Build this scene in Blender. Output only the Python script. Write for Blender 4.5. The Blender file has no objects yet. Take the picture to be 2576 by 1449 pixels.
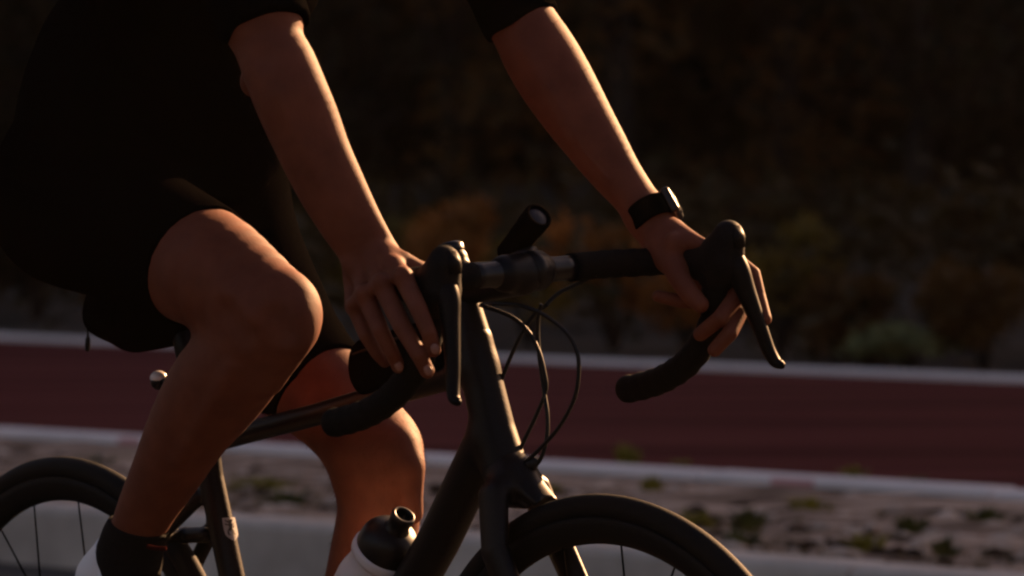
import bpy, math, random
import numpy as np
from mathutils import Matrix, Vector

random.seed(7); np.random.seed(7)
R = math.radians
scene = bpy.context.scene
COL = scene.collection

# ------------------------------------------------------------------ camera
FPX, CXP, CYP = 13300.0, 1288.0, 724.5          # focal length and centre in reference units (2576 wide)
CAM_H, HORIZON = 1.07, 350.0
PITCH = math.atan((CYP - HORIZON) / FPX)
cam_d = bpy.data.cameras.new('camera'); cam = bpy.data.objects.new('camera', cam_d); COL.objects.link(cam)
cam.location = (0, 0, CAM_H); cam.rotation_euler = (math.pi/2 - PITCH, 0, 0)
cam_d.sensor_width = 36; cam_d.lens = 36*FPX/2576.0
cam_d.clip_start = .1; cam_d.clip_end = 2000
cam_d.dof.use_dof = True; cam_d.dof.focus_distance = 5.95; cam_d.dof.aperture_fstop = 8.5
scene.camera = cam
scene.render.resolution_x, scene.render.resolution_y = 1024, 576

# ------------------------------------------------------------------ light
SUN_AZ, SUN_EL = 37.0, 22.0                       # degrees right of the view axis, above the horizon
world = bpy.data.worlds.new('World'); scene.world = world; world.use_nodes = True
wn = world.node_tree; wn.nodes.clear()
sky = wn.nodes.new('ShaderNodeTexSky'); sky.sky_type = 'NISHITA'; sky.sun_disc = False
sky.sun_elevation = R(SUN_EL); sky.sun_rotation = R(SUN_AZ); sky.dust_density = 3.0; sky.air_density = 1.5
tint = wn.nodes.new('ShaderNodeMix'); tint.data_type = 'RGBA'; tint.blend_type = 'MULTIPLY'
tint.inputs[0].default_value = 1.0; tint.inputs[7].default_value = (1.0, .775, .82, 1)
bg = wn.nodes.new('ShaderNodeBackground'); bg.inputs[1].default_value = .027
wo = wn.nodes.new('ShaderNodeOutputWorld')
wn.links.new(sky.outputs[0], tint.inputs[6]); wn.links.new(tint.outputs[2], bg.inputs[0]); wn.links.new(bg.outputs[0], wo.inputs[0])
sl = bpy.data.lights.new('sun', 'SUN'); so = bpy.data.objects.new('sun', sl); COL.objects.link(so)
sl.energy = 5.0; sl.angle = R(.6); sl.color = (1.0, .55, .26)
sd = Vector((math.sin(R(SUN_AZ))*math.cos(R(SUN_EL)), math.cos(R(SUN_AZ))*math.cos(R(SUN_EL)), math.sin(R(SUN_EL))))
so.rotation_euler = (-sd).to_track_quat('-Z', 'Y').to_euler(); so.location = (6, 8, 9)
scene.view_settings.view_transform = 'Standard'; scene.view_settings.look = 'None'
scene.view_settings.exposure = 1.75; scene.view_settings.gamma = 1.0
scene.cycles.use_denoising = True
scene.cycles.max_bounces = 6
scene.cycles.filter_width = 2.3

# ------------------------------------------------------------------ frames of reference
CAM = np.array([0, 0, CAM_H])
FW = np.array([0, math.cos(PITCH), -math.sin(PITCH)]); UP = np.array([0, math.sin(PITCH), math.cos(PITCH)]); RT = np.array([1., 0, 0])
def ray(x, y): return FW + RT*(x-CXP)/FPX - UP*(y-CYP)/FPX
def ground_point(x, y, z=0.):
    d = ray(x, y); return CAM + d*((z-CAM[2])/d[2])
def at_depth(x, y, depth): return CAM + ray(x, y)*depth
# bicycle frame: U forward, V to the rider's left (away from the camera), W up along the leaning bicycle
TH, LEAN = R(-50), R(3.2)
U = np.array([math.cos(TH), math.sin(TH), 0]); LEFT = np.array([-math.sin(TH), math.cos(TH), 0]); Z = np.array([0, 0, 1.])
Wv = Z*math.cos(LEAN) - LEFT*math.sin(LEAN); V = LEFT*math.cos(LEAN) + Z*math.sin(LEAN)
P0 = CAM + ray(1190, 800)*5.9
O = P0 - Wv*(P0[2]/Wv[2])
def un(x, y, v=0.):
    d = ray(x, y); s = ((O + V*v - CAM) @ V)/(d @ V); q = CAM + d*s - O
    return np.array([q @ U, v, q @ Wv])
def loc_dir(dx, dy):
    w = RT*dx - UP*dy; q = np.array([w @ U, w @ V, w @ Wv]); return q/np.linalg.norm(q)
PXM = 5.9/FPX                                      # metres per reference unit at the bicycle
BM = Matrix(((U[0], V[0], Wv[0], O[0]), (U[1], V[1], Wv[1], O[1]), (U[2], V[2], Wv[2], O[2]), (0, 0, 0, 1)))

# ------------------------------------------------------------------ materials
MATS = {}
def mat(name, col, rough=.5, metal=0., var=.0, vscale=20., bump=0., bscale=200., col2=None, coat=0., sss=0., sheen=0., spec=.5, stretch=None, trans=0.):
    if name in MATS: return MATS[name]
    m = bpy.data.materials.new(name); m.use_nodes = True; nt = m.node_tree; b = nt.nodes['Principled BSDF']
    b.inputs['Base Color'].default_value = (*col, 1); b.inputs['Roughness'].default_value = rough; b.inputs['Metallic'].default_value = metal
    b.inputs['Coat Weight'].default_value = coat; b.inputs['Coat Roughness'].default_value = .12
    b.inputs['Specular IOR Level'].default_value = spec; b.inputs['Sheen Weight'].default_value = sheen
    b.inputs['Transmission Weight'].default_value = trans
    if sss:
        b.inputs['Subsurface Weight'].default_value = sss; b.inputs['Subsurface Radius'].default_value = (1, .3, .15); b.inputs['Subsurface Scale'].default_value = .003
    if spec < .1: b.inputs['IOR'].default_value = 1.03
    tc = nt.nodes.new('ShaderNodeTexCoord'); mp = nt.nodes.new('ShaderNodeMapping'); nt.links.new(tc.outputs['Object'], mp.inputs[0])
    if stretch: mp.inputs['Rotation'].default_value = (0, 0, stretch[0]); mp.inputs['Scale'].default_value = stretch[1]
    if var or col2:
        n = nt.nodes.new('ShaderNodeTexNoise'); n.inputs['Scale'].default_value = vscale; n.inputs['Detail'].default_value = 5
        nt.links.new(mp.outputs[0], n.inputs['Vector'])
        cr = nt.nodes.new('ShaderNodeValToRGB'); cr.color_ramp.elements[0].position = .33; cr.color_ramp.elements[1].position = .67
        c2 = col2 if col2 else tuple(c*(1-var) for c in col)
        cr.color_ramp.elements[0].color = (*c2, 1); cr.color_ramp.elements[1].color = (*[min(1, c*(1+var)) for c in col], 1)
        nt.links.new(n.outputs[0], cr.inputs[0]); nt.links.new(cr.outputs[0], b.inputs['Base Color'])
    if bump:
        n2 = nt.nodes.new('ShaderNodeTexNoise'); n2.inputs['Scale'].default_value = bscale; n2.inputs['Detail'].default_value = 4
        nt.links.new(mp.outputs[0], n2.inputs['Vector'])
        bp = nt.nodes.new('ShaderNodeBump'); bp.inputs['Strength'].default_value = bump; bp.inputs['Distance'].default_value = .002
        nt.links.new(n2.outputs[0], bp.inputs['Height']); nt.links.new(bp.outputs[0], b.inputs['Normal'])
    MATS[name] = m; return m
def leaf_mat(name, c1, c2, vs=3.):
    m = mat(name, c1, .6, col2=c2, vscale=vs, spec=.25); nt = m.node_tree; b = nt.nodes['Principled BSDF']; out = nt.nodes['Material Output']
    tr = nt.nodes.new('ShaderNodeBsdfTranslucent'); mx = nt.nodes.new('ShaderNodeMixShader'); mx.inputs[0].default_value = .25
    src = b.inputs['Base Color'].links[0].from_socket; nt.links.new(src, tr.inputs[0])
    nt.links.new(b.outputs[0], mx.inputs[1]); nt.links.new(tr.outputs[0], mx.inputs[2]); nt.links.new(mx.outputs[0], out.inputs[0]); return m

SKIN = mat('skin', (.158, .049, .026), .66, var=.14, vscale=30, bump=.10, bscale=220, sss=.25, col2=(.134, .0405, .0212), spec=.2)
NAIL = mat('nail', (.24, .095, .062), .4)
CLOTH = mat('black_jersey_cloth', (.004, .0035, .0035), .9, bump=.5, bscale=60, spec=.03)
LYCRA = mat('black_shorts_cloth', (.0035, .003, .003), .9, bump=.25, bscale=90, spec=.02)
RED_CLOTH = mat('dark_red_cloth', (.10, .008, .010), .8)
REFL = mat('grey_reflective_piping', (.35, .33, .36), .5)
SOCK = mat('black_sock_knit', (.012, .011, .010), .9, bump=.6, bscale=300, spec=.1)
SHOE_W = mat('white_shoe_leather', (.80, .82, .88), .4)
SHOE_B = mat('black_shoe_upper', (.004, .004, .004), .8, spec=.05)
CARBON = mat('matt_black_frame_paint', (.007, .0065, .007), .42, bump=.05, bscale=500, spec=.2)
GLOSS = mat('gloss_black_alloy', (.006, .006, .008), .30, spec=.4)
TAPE = mat('black_bar_tape', (.006, .0055, .005), .85, bump=.5, bscale=350, spec=.12)
HOODM = mat('black_rubber_hood', (.006, .0055, .0055), .65, bump=.2, bscale=400, spec=.15)
LEVER = mat('black_lever_lacquer', (.005, .0045, .0045), .45, spec=.12)
CABLE = mat('black_cable_housing', (.008, .0075, .0075), .45, spec=.3)
TYRE = mat('black_tyre_rubber', (.007, .007, .0065), .7, spec=.15, bump=.2, bscale=500)
RIM = mat('matt_black_rim', (.006, .006, .006), .6, spec=.15)
SPOKE = mat('black_spoke_steel', (.005, .005, .005), .8, spec=.05)
STEEL = mat('brushed_steel', (.5, .48, .45), .3, metal=1.)
BAG = mat('black_nylon', (.005, .0045, .0045), .9, bump=.5, bscale=400, spec=.05)
BOTTLE = mat('white_bottle_plastic', (.66, .62, .66), .35, sss=.2)
CAPM = mat('black_cap_plastic', (.007, .0065, .007), .4, spec=.3)
EMB_W = mat('white_emblem_print', (.36, .36, .39), .6, spec=.2)
EMB_B = mat('black_emblem_print', (.02, .012, .012), .5)
GLASS = mat('lamp_lens', (.012, .011, .018), .35, spec=.25)
WATCHB = mat('black_watch_rubber', (.005, .0045, .004), .8, spec=.08)
WATCHC = mat('dark_watch_case', (.010, .009, .008), .35, spec=.4)

# ------------------------------------------------------------------ object helpers
def put(name, verts, faces, material, parent=None, smooth=True, quads=None):
    me = bpy.data.meshes.new(name)
    if quads is not None:
        verts = np.asarray(verts, np.float32); q = np.asarray(quads, np.int32)
        me.vertices.add(len(verts)); me.vertices.foreach_set('co', verts.ravel())
        me.loops.add(q.size); me.loops.foreach_set('vertex_index', q.ravel())
        me.polygons.add(len(q)); me.polygons.foreach_set('loop_start', np.arange(0, q.size, q.shape[1], dtype=np.int32))
        me.polygons.foreach_set('loop_total', np.full(len(q), q.shape[1], np.int32)); me.update(calc_edges=True)
    else:
        me.from_pydata([tuple(map(float, v)) for v in verts], [], faces); me.update()
    me.polygons.foreach_set('use_smooth', np.full(len(me.polygons), smooth, bool))
    me.materials.append(material)
    o = bpy.data.objects.new(name, me); COL.objects.link(o)
    if parent: o.parent = parent
    return o
def tag(o, label=None, cat=None, group=None, kind=None):
    if label: o['label'] = label
    if cat: o['category'] = cat
    if group: o['group'] = group
    if kind: o['kind'] = kind
    return o
def root(name, label, cat, local=(0, 0, 0), group=None):
    """Empty carrying the bicycle's frame of reference, its origin at the local point."""
    e = bpy.data.objects.new(name, None); COL.objects.link(e); e.empty_display_size = .1
    e.matrix_world = BM @ Matrix.Translation(Vector(local)); e['off'] = tuple(float(c) for c in local)
    return tag(e, label, cat, group)
def child(name, verts, faces, material, parent, smooth=True, quads=None, off=None):
    off = np.array(off if off is not None else parent.get('off', (0, 0, 0)), float)
    o = put(name, np.asarray(verts, float) - off, faces, material, parent, smooth, quads); return o

class MB:
    def __init__(s): s.v = []; s.f = []
    def add(s, v, f):
        n = len(s.v); s.v += [tuple(p) for p in v]; s.f += [tuple(i+n for i in q) for q in f]
    def box(s, c, h, M=None):
        v = [np.array([x*h[0], y*h[1], z*h[2]]) for x in (-1, 1) for y in (-1, 1) for z in (-1, 1)]
        if M is not None: v = [M @ p for p in v]
        s.add([p+np.asarray(c) for p in v], [(0, 1, 3, 2), (4, 6, 7, 5), (0, 4, 5, 1), (2, 3, 7, 6), (0, 2, 6, 4), (1, 5, 7, 3)])
    def sweep(s, pts, rad, n=12, hint=(0, 1, 0), cap=True):
        """tube through pts; rad scalar or (a along hint, b across) per point"""
        pts = [np.asarray(p, float) for p in pts]; m = len(pts); hint = np.asarray(hint, float); vs = []; fs = []
        prev = None
        for i, p in enumerate(pts):
            t = pts[min(i+1, m-1)] - pts[max(i-1, 0)]; t /= np.linalg.norm(t)
            hh = hint if prev is None else prev
            a = hh - t*(hh @ t); a /= np.linalg.norm(a); prev = a; b = np.cross(t, a)
            r = rad[i] if isinstance(rad, (list, tuple, np.ndarray)) else rad
            ra, rb = (r if isinstance(r, (tuple, list)) else (r, r))
            for k in range(n):
                q = 2*math.pi*k/n; vs.append(p + a*ra*math.cos(q) + b*rb*math.sin(q))
        for i in range(m-1):
            for k in range(n):
                fs.append((i*n+k, i*n+(k+1) % n, (i+1)*n+(k+1) % n, (i+1)*n+k))
        if cap: fs.append(tuple(range(n-1, -1, -1))); fs.append(tuple((m-1)*n+k for k in range(n)))
        s.add(vs, fs)
    def lathe(s, c, axis, prof, n=40, closed=False):
        """prof: (radius, height along axis) pairs"""
        axis = np.asarray(axis, float); axis = axis/np.linalg.norm(axis)
        a = np.cross(axis, (0.3, .9, .1)); a /= np.linalg.norm(a); b = np.cross(axis, a); m = len(prof); vs = []; fs = []
        for k in range(n):
            q = 2*math.pi*k/n; e = a*math.cos(q)+b*math.sin(q)
            for r, h in prof: vs.append(np.asarray(c)+e*r+axis*h)
        for k in range(n):
            k2 = (k+1) % n
            for i in range(m if closed else m-1):
                j = (i+1) % m; fs.append((k*m+i, k*m+j, k2*m+j, k2*m+i))
        s.add(vs, fs)
def catmull(pts, n=4):
    P = [np.asarray(p, float) for p in pts]; out = []
    for i in range(len(P)-1):
        p0, p1, p2, p3 = P[max(i-1, 0)], P[i], P[i+1], P[min(i+2, len(P)-1)]
        for k in range(n):
            t = k/n; out.append(.5*((2*p1)+(-p0+p2)*t+(2*p0-5*p1+4*p2-p3)*t*t+(-p0+3*p1-3*p2+p3)*t**3))
    out.append(P[-1]); return out

# ------------------------------------------------------------------ smooth-blended solids on a grid
class Field:
    def __init__(s, *axes):
        s.ax = [np.concatenate(a).astype(np.float32) if isinstance(a, list) else np.asarray(a, np.float32) for a in axes]
        s.a = np.full([len(x) for x in s.ax], .06, np.float32)
    @classmethod
    def box(cls, lo, hi, h): return cls(*[np.arange(l, g+h, h) for l, g in zip(lo, hi)])
    def sl(s, lo, hi): return tuple(slice(max(0, int(np.searchsorted(x, l))-1), min(len(x), int(np.searchsorted(x, g))+1)) for x, l, g in zip(s.ax, lo, hi))
    def ev(s, seg, sl):
        x, y, z = (s.ax[i][sl[i]].reshape([-1 if j == i else 1 for j in range(3)]) for i in range(3))
        if seg[0] == 'E':
            _, c, M, r = seg; d = (x-c[0], y-c[1], z-c[2]); k0 = 0; k1 = 0
            for i in range(3):
                q = d[0]*M[i][0]+d[1]*M[i][1]+d[2]*M[i][2]; k0 = k0+(q/r[i])**2; k1 = k1+(q/r[i]**2)**2
            k0 = np.sqrt(k0); return k0*(k0-1)/np.maximum(np.sqrt(k1), 1e-4)
        if seg[0] == 'B':                          # rounded box: centre, axes, half sizes, radius
            _, c, M, hs, rr = seg; d = (x-c[0], y-c[1], z-c[2]); o = 0; mx = None
            for i in range(3):
                q = np.abs(d[0]*M[i][0]+d[1]*M[i][1]+d[2]*M[i][2])-(hs[i]-rr); o = o+np.maximum(q, 0)**2; mx = q if mx is None else np.maximum(mx, q)
            return np.sqrt(o)+np.minimum(mx, 0)-rr
        _, a, b, sd_, r1, r2 = seg; ab = b-a; L = max(np.linalg.norm(ab), 1e-6); ax = ab/L
        side = sd_-ax*(sd_ @ ax)
        if np.linalg.norm(side) < .05: side = np.array([0, 0, 1.])-ax*ax[2]
        side = side/max(np.linalg.norm(side), 1e-6); nr = np.cross(ax, side)
        px, py, pz = x-a[0], y-a[1], z-a[2]
        l = px*ax[0]+py*ax[1]+pz*ax[2]; t = np.clip(l/L, 0, 1); e = l-t*L
        q1 = px*side[0]+py*side[1]+pz*side[2]; q2 = px*nr[0]+py*nr[1]+pz*nr[2]
        ra = r1[0]+(r2[0]-r1[0])*t; rb = r1[1]+(r2[1]-r1[1])*t; rc = np.minimum(ra, rb)
        k0 = np.sqrt((q1/ra)**2+(q2/rb)**2+(e/rc)**2); k1 = np.sqrt((q1/ra**2)**2+(q2/rb**2)**2+(e/rc**2)**2)
        return k0*(k0-1)/np.maximum(k1, 1e-4)
    def bounds(s, g, m):
        if g[0] == 'E': r = max(g[3]); return g[1]-r-m, g[1]+r+m
        if g[0] == 'B': r = np.linalg.norm(g[3]); return g[1]-r-m, g[1]+r+m
        r = max(*g[4], *g[5]); return np.minimum(g[1], g[2])-r-m, np.maximum(g[1], g[2])+r+m
    def group(s, segs, k=0., infl=0., sub=False):
        m = k+.008+infl; bs = [s.bounds(g, m) for g in segs]
        S = s.sl(np.min([b[0] for b in bs], 0), np.max([b[1] for b in bs], 0)); A = s.a[S]; T = np.full(A.shape, .06, np.float32)
        for g, b in zip(segs, bs):
            q = s.sl(*b); d = s.ev(g, q)-infl
            r = tuple(slice(w.start-v.start, w.stop-v.start) for w, v in zip(q, S)); T[r] = np.minimum(T[r], d)
        if sub: T = -T; n = np.maximum(k-np.abs(A-T), 0)/k if k else 0; s.a[S] = np.maximum(A, T)+(n*n*k/4 if k else 0)
        else: n = np.maximum(k-np.abs(A-T), 0)/k if k else 0; s.a[S] = np.minimum(A, T)-(n*n*k/4 if k else 0)
        return s
    def halfspace(s, p, n):                        # keep the side the normal points away from
        n = np.asarray(n, float)/np.linalg.norm(n)
        d = (s.ax[0].reshape(-1, 1, 1)-p[0])*n[0]+(s.ax[1].reshape(1, -1, 1)-p[1])*n[1]+(s.ax[2].reshape(1, 1, -1)-p[2])*n[2]
        s.a = np.maximum(s.a, d.astype(np.float32)); return s
    def cut_near(s, p, n, rad):                    # remove what lies beyond the plane, within a radius of p
        n = np.asarray(n, float)/np.linalg.norm(n); S = s.sl(np.asarray(p)-rad, np.asarray(p)+rad)
        x, y, z = (s.ax[i][S[i]].reshape([-1 if j == i else 1 for j in range(3)]) for i in range(3))
        d = (x-p[0])*n[0]+(y-p[1])*n[1]+(z-p[2])*n[2]; rr = np.sqrt((x-p[0])**2+(y-p[1])**2+(z-p[2])**2)
        s.a[S] = np.where(rr < rad, np.maximum(s.a[S], d), s.a[S]); return s
    def mesh(s, smooth=2):
        ins0 = s.a < 0; idx = [np.nonzero(ins0.any(axis=tuple(j for j in range(3) if j != i)))[0] for i in range(3)]
        S = tuple(slice(max(0, i[0]-2), i[-1]+3) for i in idx); a = s.a[S]; ins = ins0[S]; X = [s.ax[i][S[i]] for i in range(3)]
        c = np.zeros([n-1 for n in a.shape], np.uint8)
        for i in (0, 1):
            for j in (0, 1):
                for k in (0, 1): c += ins[i:i+c.shape[0], j:j+c.shape[1], k:k+c.shape[2]]
        act = (c > 0) & (c < 8); I = np.argwhere(act); flat = np.ravel_multi_index(I.T, c.shape)
        P = np.zeros((len(I), 3)); N = np.zeros(len(I)); cs = [(i, j, k) for i in (0, 1) for j in (0, 1) for k in (0, 1)]
        for p in cs:
            for d in range(3):
                if p[d] == 1: continue
                q = list(p); q[d] = 1
                va = a[tuple((I+p).T)]; vb = a[tuple((I+q).T)]; m = (va < 0) != (vb < 0); t = va[m]/(va[m]-vb[m])
                for e in range(3):
                    A0 = X[e][(I[m, e]+p[e])]; B0 = X[e][(I[m, e]+q[e])]; P[m, e] += A0+(B0-A0)*t
                N[m] += 1
        P /= N[:, None]; F = []
        for d in range(3):
            e1, e2 = [(1, 2), (2, 0), (0, 1)][d]
            lo = [slice(1, -1)]*3; hi = [slice(1, -1)]*3; lo[d] = slice(0, -1); hi[d] = slice(1, None)
            A, B = ins[tuple(lo)], ins[tuple(hi)]; E = np.argwhere(A != B); fl = A[tuple(E.T)]
            E[:, e1] += 1; E[:, e2] += 1; q = []
            for o1, o2 in ((-1, -1), (0, -1), (0, 0), (-1, 0)):
                G = E.copy(); G[:, e1] += o1; G[:, e2] += o2; q.append(np.searchsorted(flat, np.ravel_multi_index(G.T, c.shape)))
            q = np.stack(q, 1); q[~fl] = q[~fl][:, ::-1]; F.append(q)
        F = np.concatenate(F)
        if smooth:
            e = np.concatenate([F[:, [0, 1]], F[:, [1, 2]], F[:, [2, 3]], F[:, [3, 0]]]); n = len(P); cnt = np.maximum(np.bincount(e[:, 0], minlength=n), 1)
            for it in range(smooth):
                for lam in (.55, -.5):
                    D = np.stack([np.bincount(e[:, 0], weights=P[e[:, 1], k], minlength=n)/cnt for k in range(3)], 1)-P; P = P+lam*D
        return P, F
def seg(a, b, r1, r2=None, side=(0, 1, 0)):
    r2 = r1 if r2 is None else r2; f = lambda r: tuple(r) if isinstance(r, (tuple, list)) else (r, r)
    return ('S', np.asarray(a, float), np.asarray(b, float), np.asarray(side, float), f(r1), f(r2))
def ell(c, r, M=np.eye(3)): return ('E', np.asarray(c, float), M, r)
def rbox(c, hs, rr, M=np.eye(3)): return ('B', np.asarray(c, float), M, hs, rr)
def frame_of(fwd, upv=(0, 0, 1)):
    f = np.asarray(fwd, float)/np.linalg.norm(fwd); s = np.cross(upv, f); s /= np.linalg.norm(s); return np.array([f, s, np.cross(f, s)])
def limb(st, n=3):
    """st: (centre, side, ra, rb) stations -> smooth run of tapered segments"""
    D = catmull([np.concatenate([c, s, [ra, rb]]) for c, s, ra, rb in st], n)
    return [seg(p[:3], q[:3], (p[6], p[7]), (q[6], q[7]), p[3:6]) for p, q in zip(D[:-1], D[1:])]
def edge_st(x1, y1, x2, y2, v, ratio=1.):
    c = un((x1+x2)/2, (y1+y2)/2, v); ra = math.hypot(x2-x1, y2-y1)/2*PXM*(1+v*.1); return (c, loc_dir(x2-x1, y2-y1), ra, ra*ratio)
def chainseg(pts):                                  # (x, y, v, r)
    P = [(un(x, y, v), r) for x, y, v, r in pts]; return [seg(a, b, ra, rb) for (a, ra), (b, rb) in zip(P[:-1], P[1:])]

# ================================================================== SETTING
RD = R(-45); RS = np.array([math.cos(RD), math.sin(RD), 0]); RN = np.array([-math.sin(RD), math.cos(RD), 0])   # along the road, away from the camera
def rp(s, n, z): return RS*s + RN*n + np.array([0, 0, z])
N_K, N_A, N_B = 8.52, 10.19, 15.20                 # kerb face, near edging, far edging
ASPH = mat('grey_asphalt', (.032, .030, .028), .9, var=.18, vscale=6, bump=.5, bscale=60, col2=(.024, .022, .020))
REDP = mat('red_asphalt', (.130, .045, .041), .9, spec=.05, var=.15, vscale=1.6, bump=.4, bscale=70, col2=(.080, .028, .026), stretch=(-RD, (.25, 2.2, 1)))
CONC = mat('pale_concrete', (.86, .82, .82), .7, var=.04, vscale=5, bump=.3, bscale=60, col2=(.76, .72, .72))
CONCF = mat('kerb_concrete', (.66, .60, .54), .85, var=.12, vscale=4, bump=.3, bscale=60, col2=(.46, .41, .36))
SOIL = mat('dry_soil', (.58, .45, .36), .95, spec=.05, vscale=7, bump=.8, bscale=40, col2=(.075, .052, .036), stretch=(-RD, (.5, 1.5, 1)))
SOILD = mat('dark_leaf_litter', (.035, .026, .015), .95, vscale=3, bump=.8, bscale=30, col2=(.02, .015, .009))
REDPAINT = mat('faded_red_paint', (.62, .34, .33), .75)

def sheet(name, quad, material, parent=None):
    return put(name, quad, [(0, 1, 2, 3)], material, parent, smooth=False)
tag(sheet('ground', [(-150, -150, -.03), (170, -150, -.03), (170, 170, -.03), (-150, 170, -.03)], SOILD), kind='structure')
tag(sheet('road', [rp(-60, -6, 0), rp(60, -6, 0), rp(60, N_K-.001, 0), rp(-60, N_K-.001, 0)], ASPH), kind='structure')
tag(sheet('red_path', [rp(-60, N_A+.119, .165), rp(60, N_A+.119, .165), rp(60, N_B+.001, .165), rp(-60, N_B+.001, .165)], REDP), kind='structure')
def terrain(name, s0, s1, n0, n1, ds, dn, hf, material):
    ss = np.arange(s0, s1+ds/2, ds); nn = np.linspace(n0, n1, max(2, int(round((n1-n0)/dn))+1)); v = []; f = []
    for i, s in enumerate(ss):
        for j, n in enumerate(nn): v.append(rp(s, n, hf(s, n)))
    m = len(nn)
    for i in range(len(ss)-1):
        for j in range(m-1): f.append((i*m+j, (i+1)*m+j, (i+1)*m+j+1, i*m+j+1))
    return tag(put(name, v, f, material), kind='structure')
def wob(s, n): return math.sin(s*3.1+n*5.3)*math.sin(n*7.7-s*1.3)*.5+math.sin(s*9.7+n*2.1+1)*math.sin(n*13+s*4)*.5
terrain('verge', -16, 4, N_K+.151, N_A-.001, .07, .07, lambda s, n: .140+.028*max(0, (n-N_K-.4)/1.2)+.022*wob(s, n)*min(1, (n-N_K-.15)*8, (N_A-n)*8+.01), SOIL)
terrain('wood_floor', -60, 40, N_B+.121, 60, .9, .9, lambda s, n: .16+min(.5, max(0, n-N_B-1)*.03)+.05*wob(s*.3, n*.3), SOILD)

hv = []; hf = []; hx = np.arange(-60, 110, 5.); hy = [(53, .2), (57, 2.2), (62, 4.6), (70, 7.0), (85, 8.0), (120, 8.0)]  # added earth bank behind the wood, blocks sky gaps and low sun
for x in hx:
    for y, z in hy: hv.append((x, y+1.5*math.sin(x*.21), z+.5*math.sin(x*.33+y)))
for i in range(len(hx)-1):
    for j in range(len(hy)-1): k = i*len(hy)+j; hf.append((k, k+len(hy), k+len(hy)+1, k+1))
tag(put('light_blocking_bank', hv, hf, SOILD), kind='structure')
def bevel_block(L, Wd, H, b):                       # long block, origin bottom centre, top edges eased
    v = []; f = []
    prof = [(-Wd/2, 0), (-Wd/2, H-b), (-Wd/2+b*.35, H-b*.3), (-Wd/2+b, H), (Wd/2-b, H), (Wd/2-b*.35, H-b*.3), (Wd/2, H-b), (Wd/2, 0)]
    for s, k in ((-L/2, .985), (-L/2+b*.6, 1), (L/2-b*.6, 1), (L/2, .985)):
        for n, z in prof: v.append((s, n*k, z*k))
    m = len(prof)
    for i in range(3):
        for j in range(m): f.append((i*m+j, (i+1)*m+j, (i+1)*m+(j+1) % m, i*m+(j+1) % m))
    f.append(tuple(range(m))); f.append(tuple(range(4*m-1, 3*m-1, -1)))
    return v, f
def stones(kind_name, part, n_c, z0, L, Wd, H, b, s0, s1, material, jit=.003):
    e = bpy.data.objects.new(kind_name, None); COL.objects.link(e); e.location = rp(0, n_c, 0); e.rotation_euler = (0, 0, RD); tag(e, kind='structure')
    base = None; s = s0
    while s < s1:
        if base is None: base = put(part, *bevel_block(L-.012, Wd, H, b), material, e, smooth=False); o = base
        else: o = base.copy(); COL.objects.link(o); o.parent = e
        o.location = (s, random.uniform(-jit, jit), z0+random.uniform(-jit, jit)); o.rotation_euler = (0, 0, random.uniform(-.003, .003)); s += L
    return e
stones('road_kerb', 'kerb_stone', N_K+.075, -.02, 1.0, .15, .175, .02, -13, 2, CONCF)
stones('path_edging', 'edging_stone', N_A+.06, .05, 1.0, .12, .142, .012, -16, 3, CONC)
stones('wood_edging', 'edging_stone', N_B+.045, .05, 1.0, .09, .139, .010, -24, 2, CONC)

# loose stones and clods on the verge
def pebbles(name, count, mats_col, smin, smax, s0, s1, n0, n1, z0):
    mb = MB(); ico = [np.array(p, float) for p in ((0, 0, 1), (.9, 0, .4), (.28, .85, .4), (-.72, .53, .4), (-.72, -.53, .4), (.28, -.85, .4), (.72, .53, -.4), (-.28, .85, -.4), (-.9, 0, -.4), (-.28, -.85, -.4), (.72, -.53, -.4), (0, 0, -1))]
    fc = [(0, 1, 2), (0, 2, 3), (0, 3, 4), (0, 4, 5), (0, 5, 1), (1, 6, 2), (2, 7, 3), (3, 8, 4), (4, 9, 5), (5, 10, 1), (6, 7, 2), (7, 8, 3), (8, 9, 4), (9, 10, 5), (10, 6, 1)]
    V_ = []; F_ = []
    for i in range(count):
        r = smin*(smax/smin)**random.random()**2; s, n = random.uniform(s0, s1), random.uniform(n0, n1); a = random.uniform(0, 6.28)
        st = random.uniform(1, 2.2); c = rp(s, n, z0+r*.15); k = len(V_)
        for p in ico:
            q = p*(1+random.uniform(-.2, .2)); x, y = q[0]*r*st, q[1]*r; V_.append(c+np.array([x*math.cos(a)-y*math.sin(a), x*math.sin(a)+y*math.cos(a), q[2]*r*.55]))
        F_ += [tuple(j+k for j in t) for t in fc]
    return tag(put(name, V_, F_, mats_col, smooth=False), kind='stuff')
PALE = mat('pale_rubble', (.66, .55, .47), .9, spec=.05, vscale=2.5, col2=(.34, .27, .22))
DARK = mat('dark_clods', (.07, .046, .030), .95, spec=.05, vscale=3, col2=(.04, .028, .02))
tag(pebbles('pale_rubble', 2600, PALE, .005, .034, -14, 2, N_K+.2, N_A-.04, .148), 'pale pinkish rubble strewn over the dry verge', 'rubble')
tag(pebbles('dark_clods', 2200, DARK, .005, .032, -14, 2, N_K+.2, N_A-.04, .150), 'dark soil clods scattered across the dry verge', 'soil')
# painted red marks on the near edging
for px0, L in ((235, .10), (1945, .15)):
    p = ground_point(px0, 1085+px0*.058, .2); s = p @ RS
    o = put('paint_mark', *bevel_block(L, .1215, .074, .012), REDPAINT, smooth=False); o.location = (0, 0, 0)
    o.location = rp(s, N_A+.06, .119); o.rotation_euler = (0, 0, RD)
    tag(o, 'faded red paint band on the pale edging %s' % ('left of the near calf' if px0 < 1000 else 'right of the front wheel'), 'paint mark', 'red paint bands on the edging')

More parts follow.
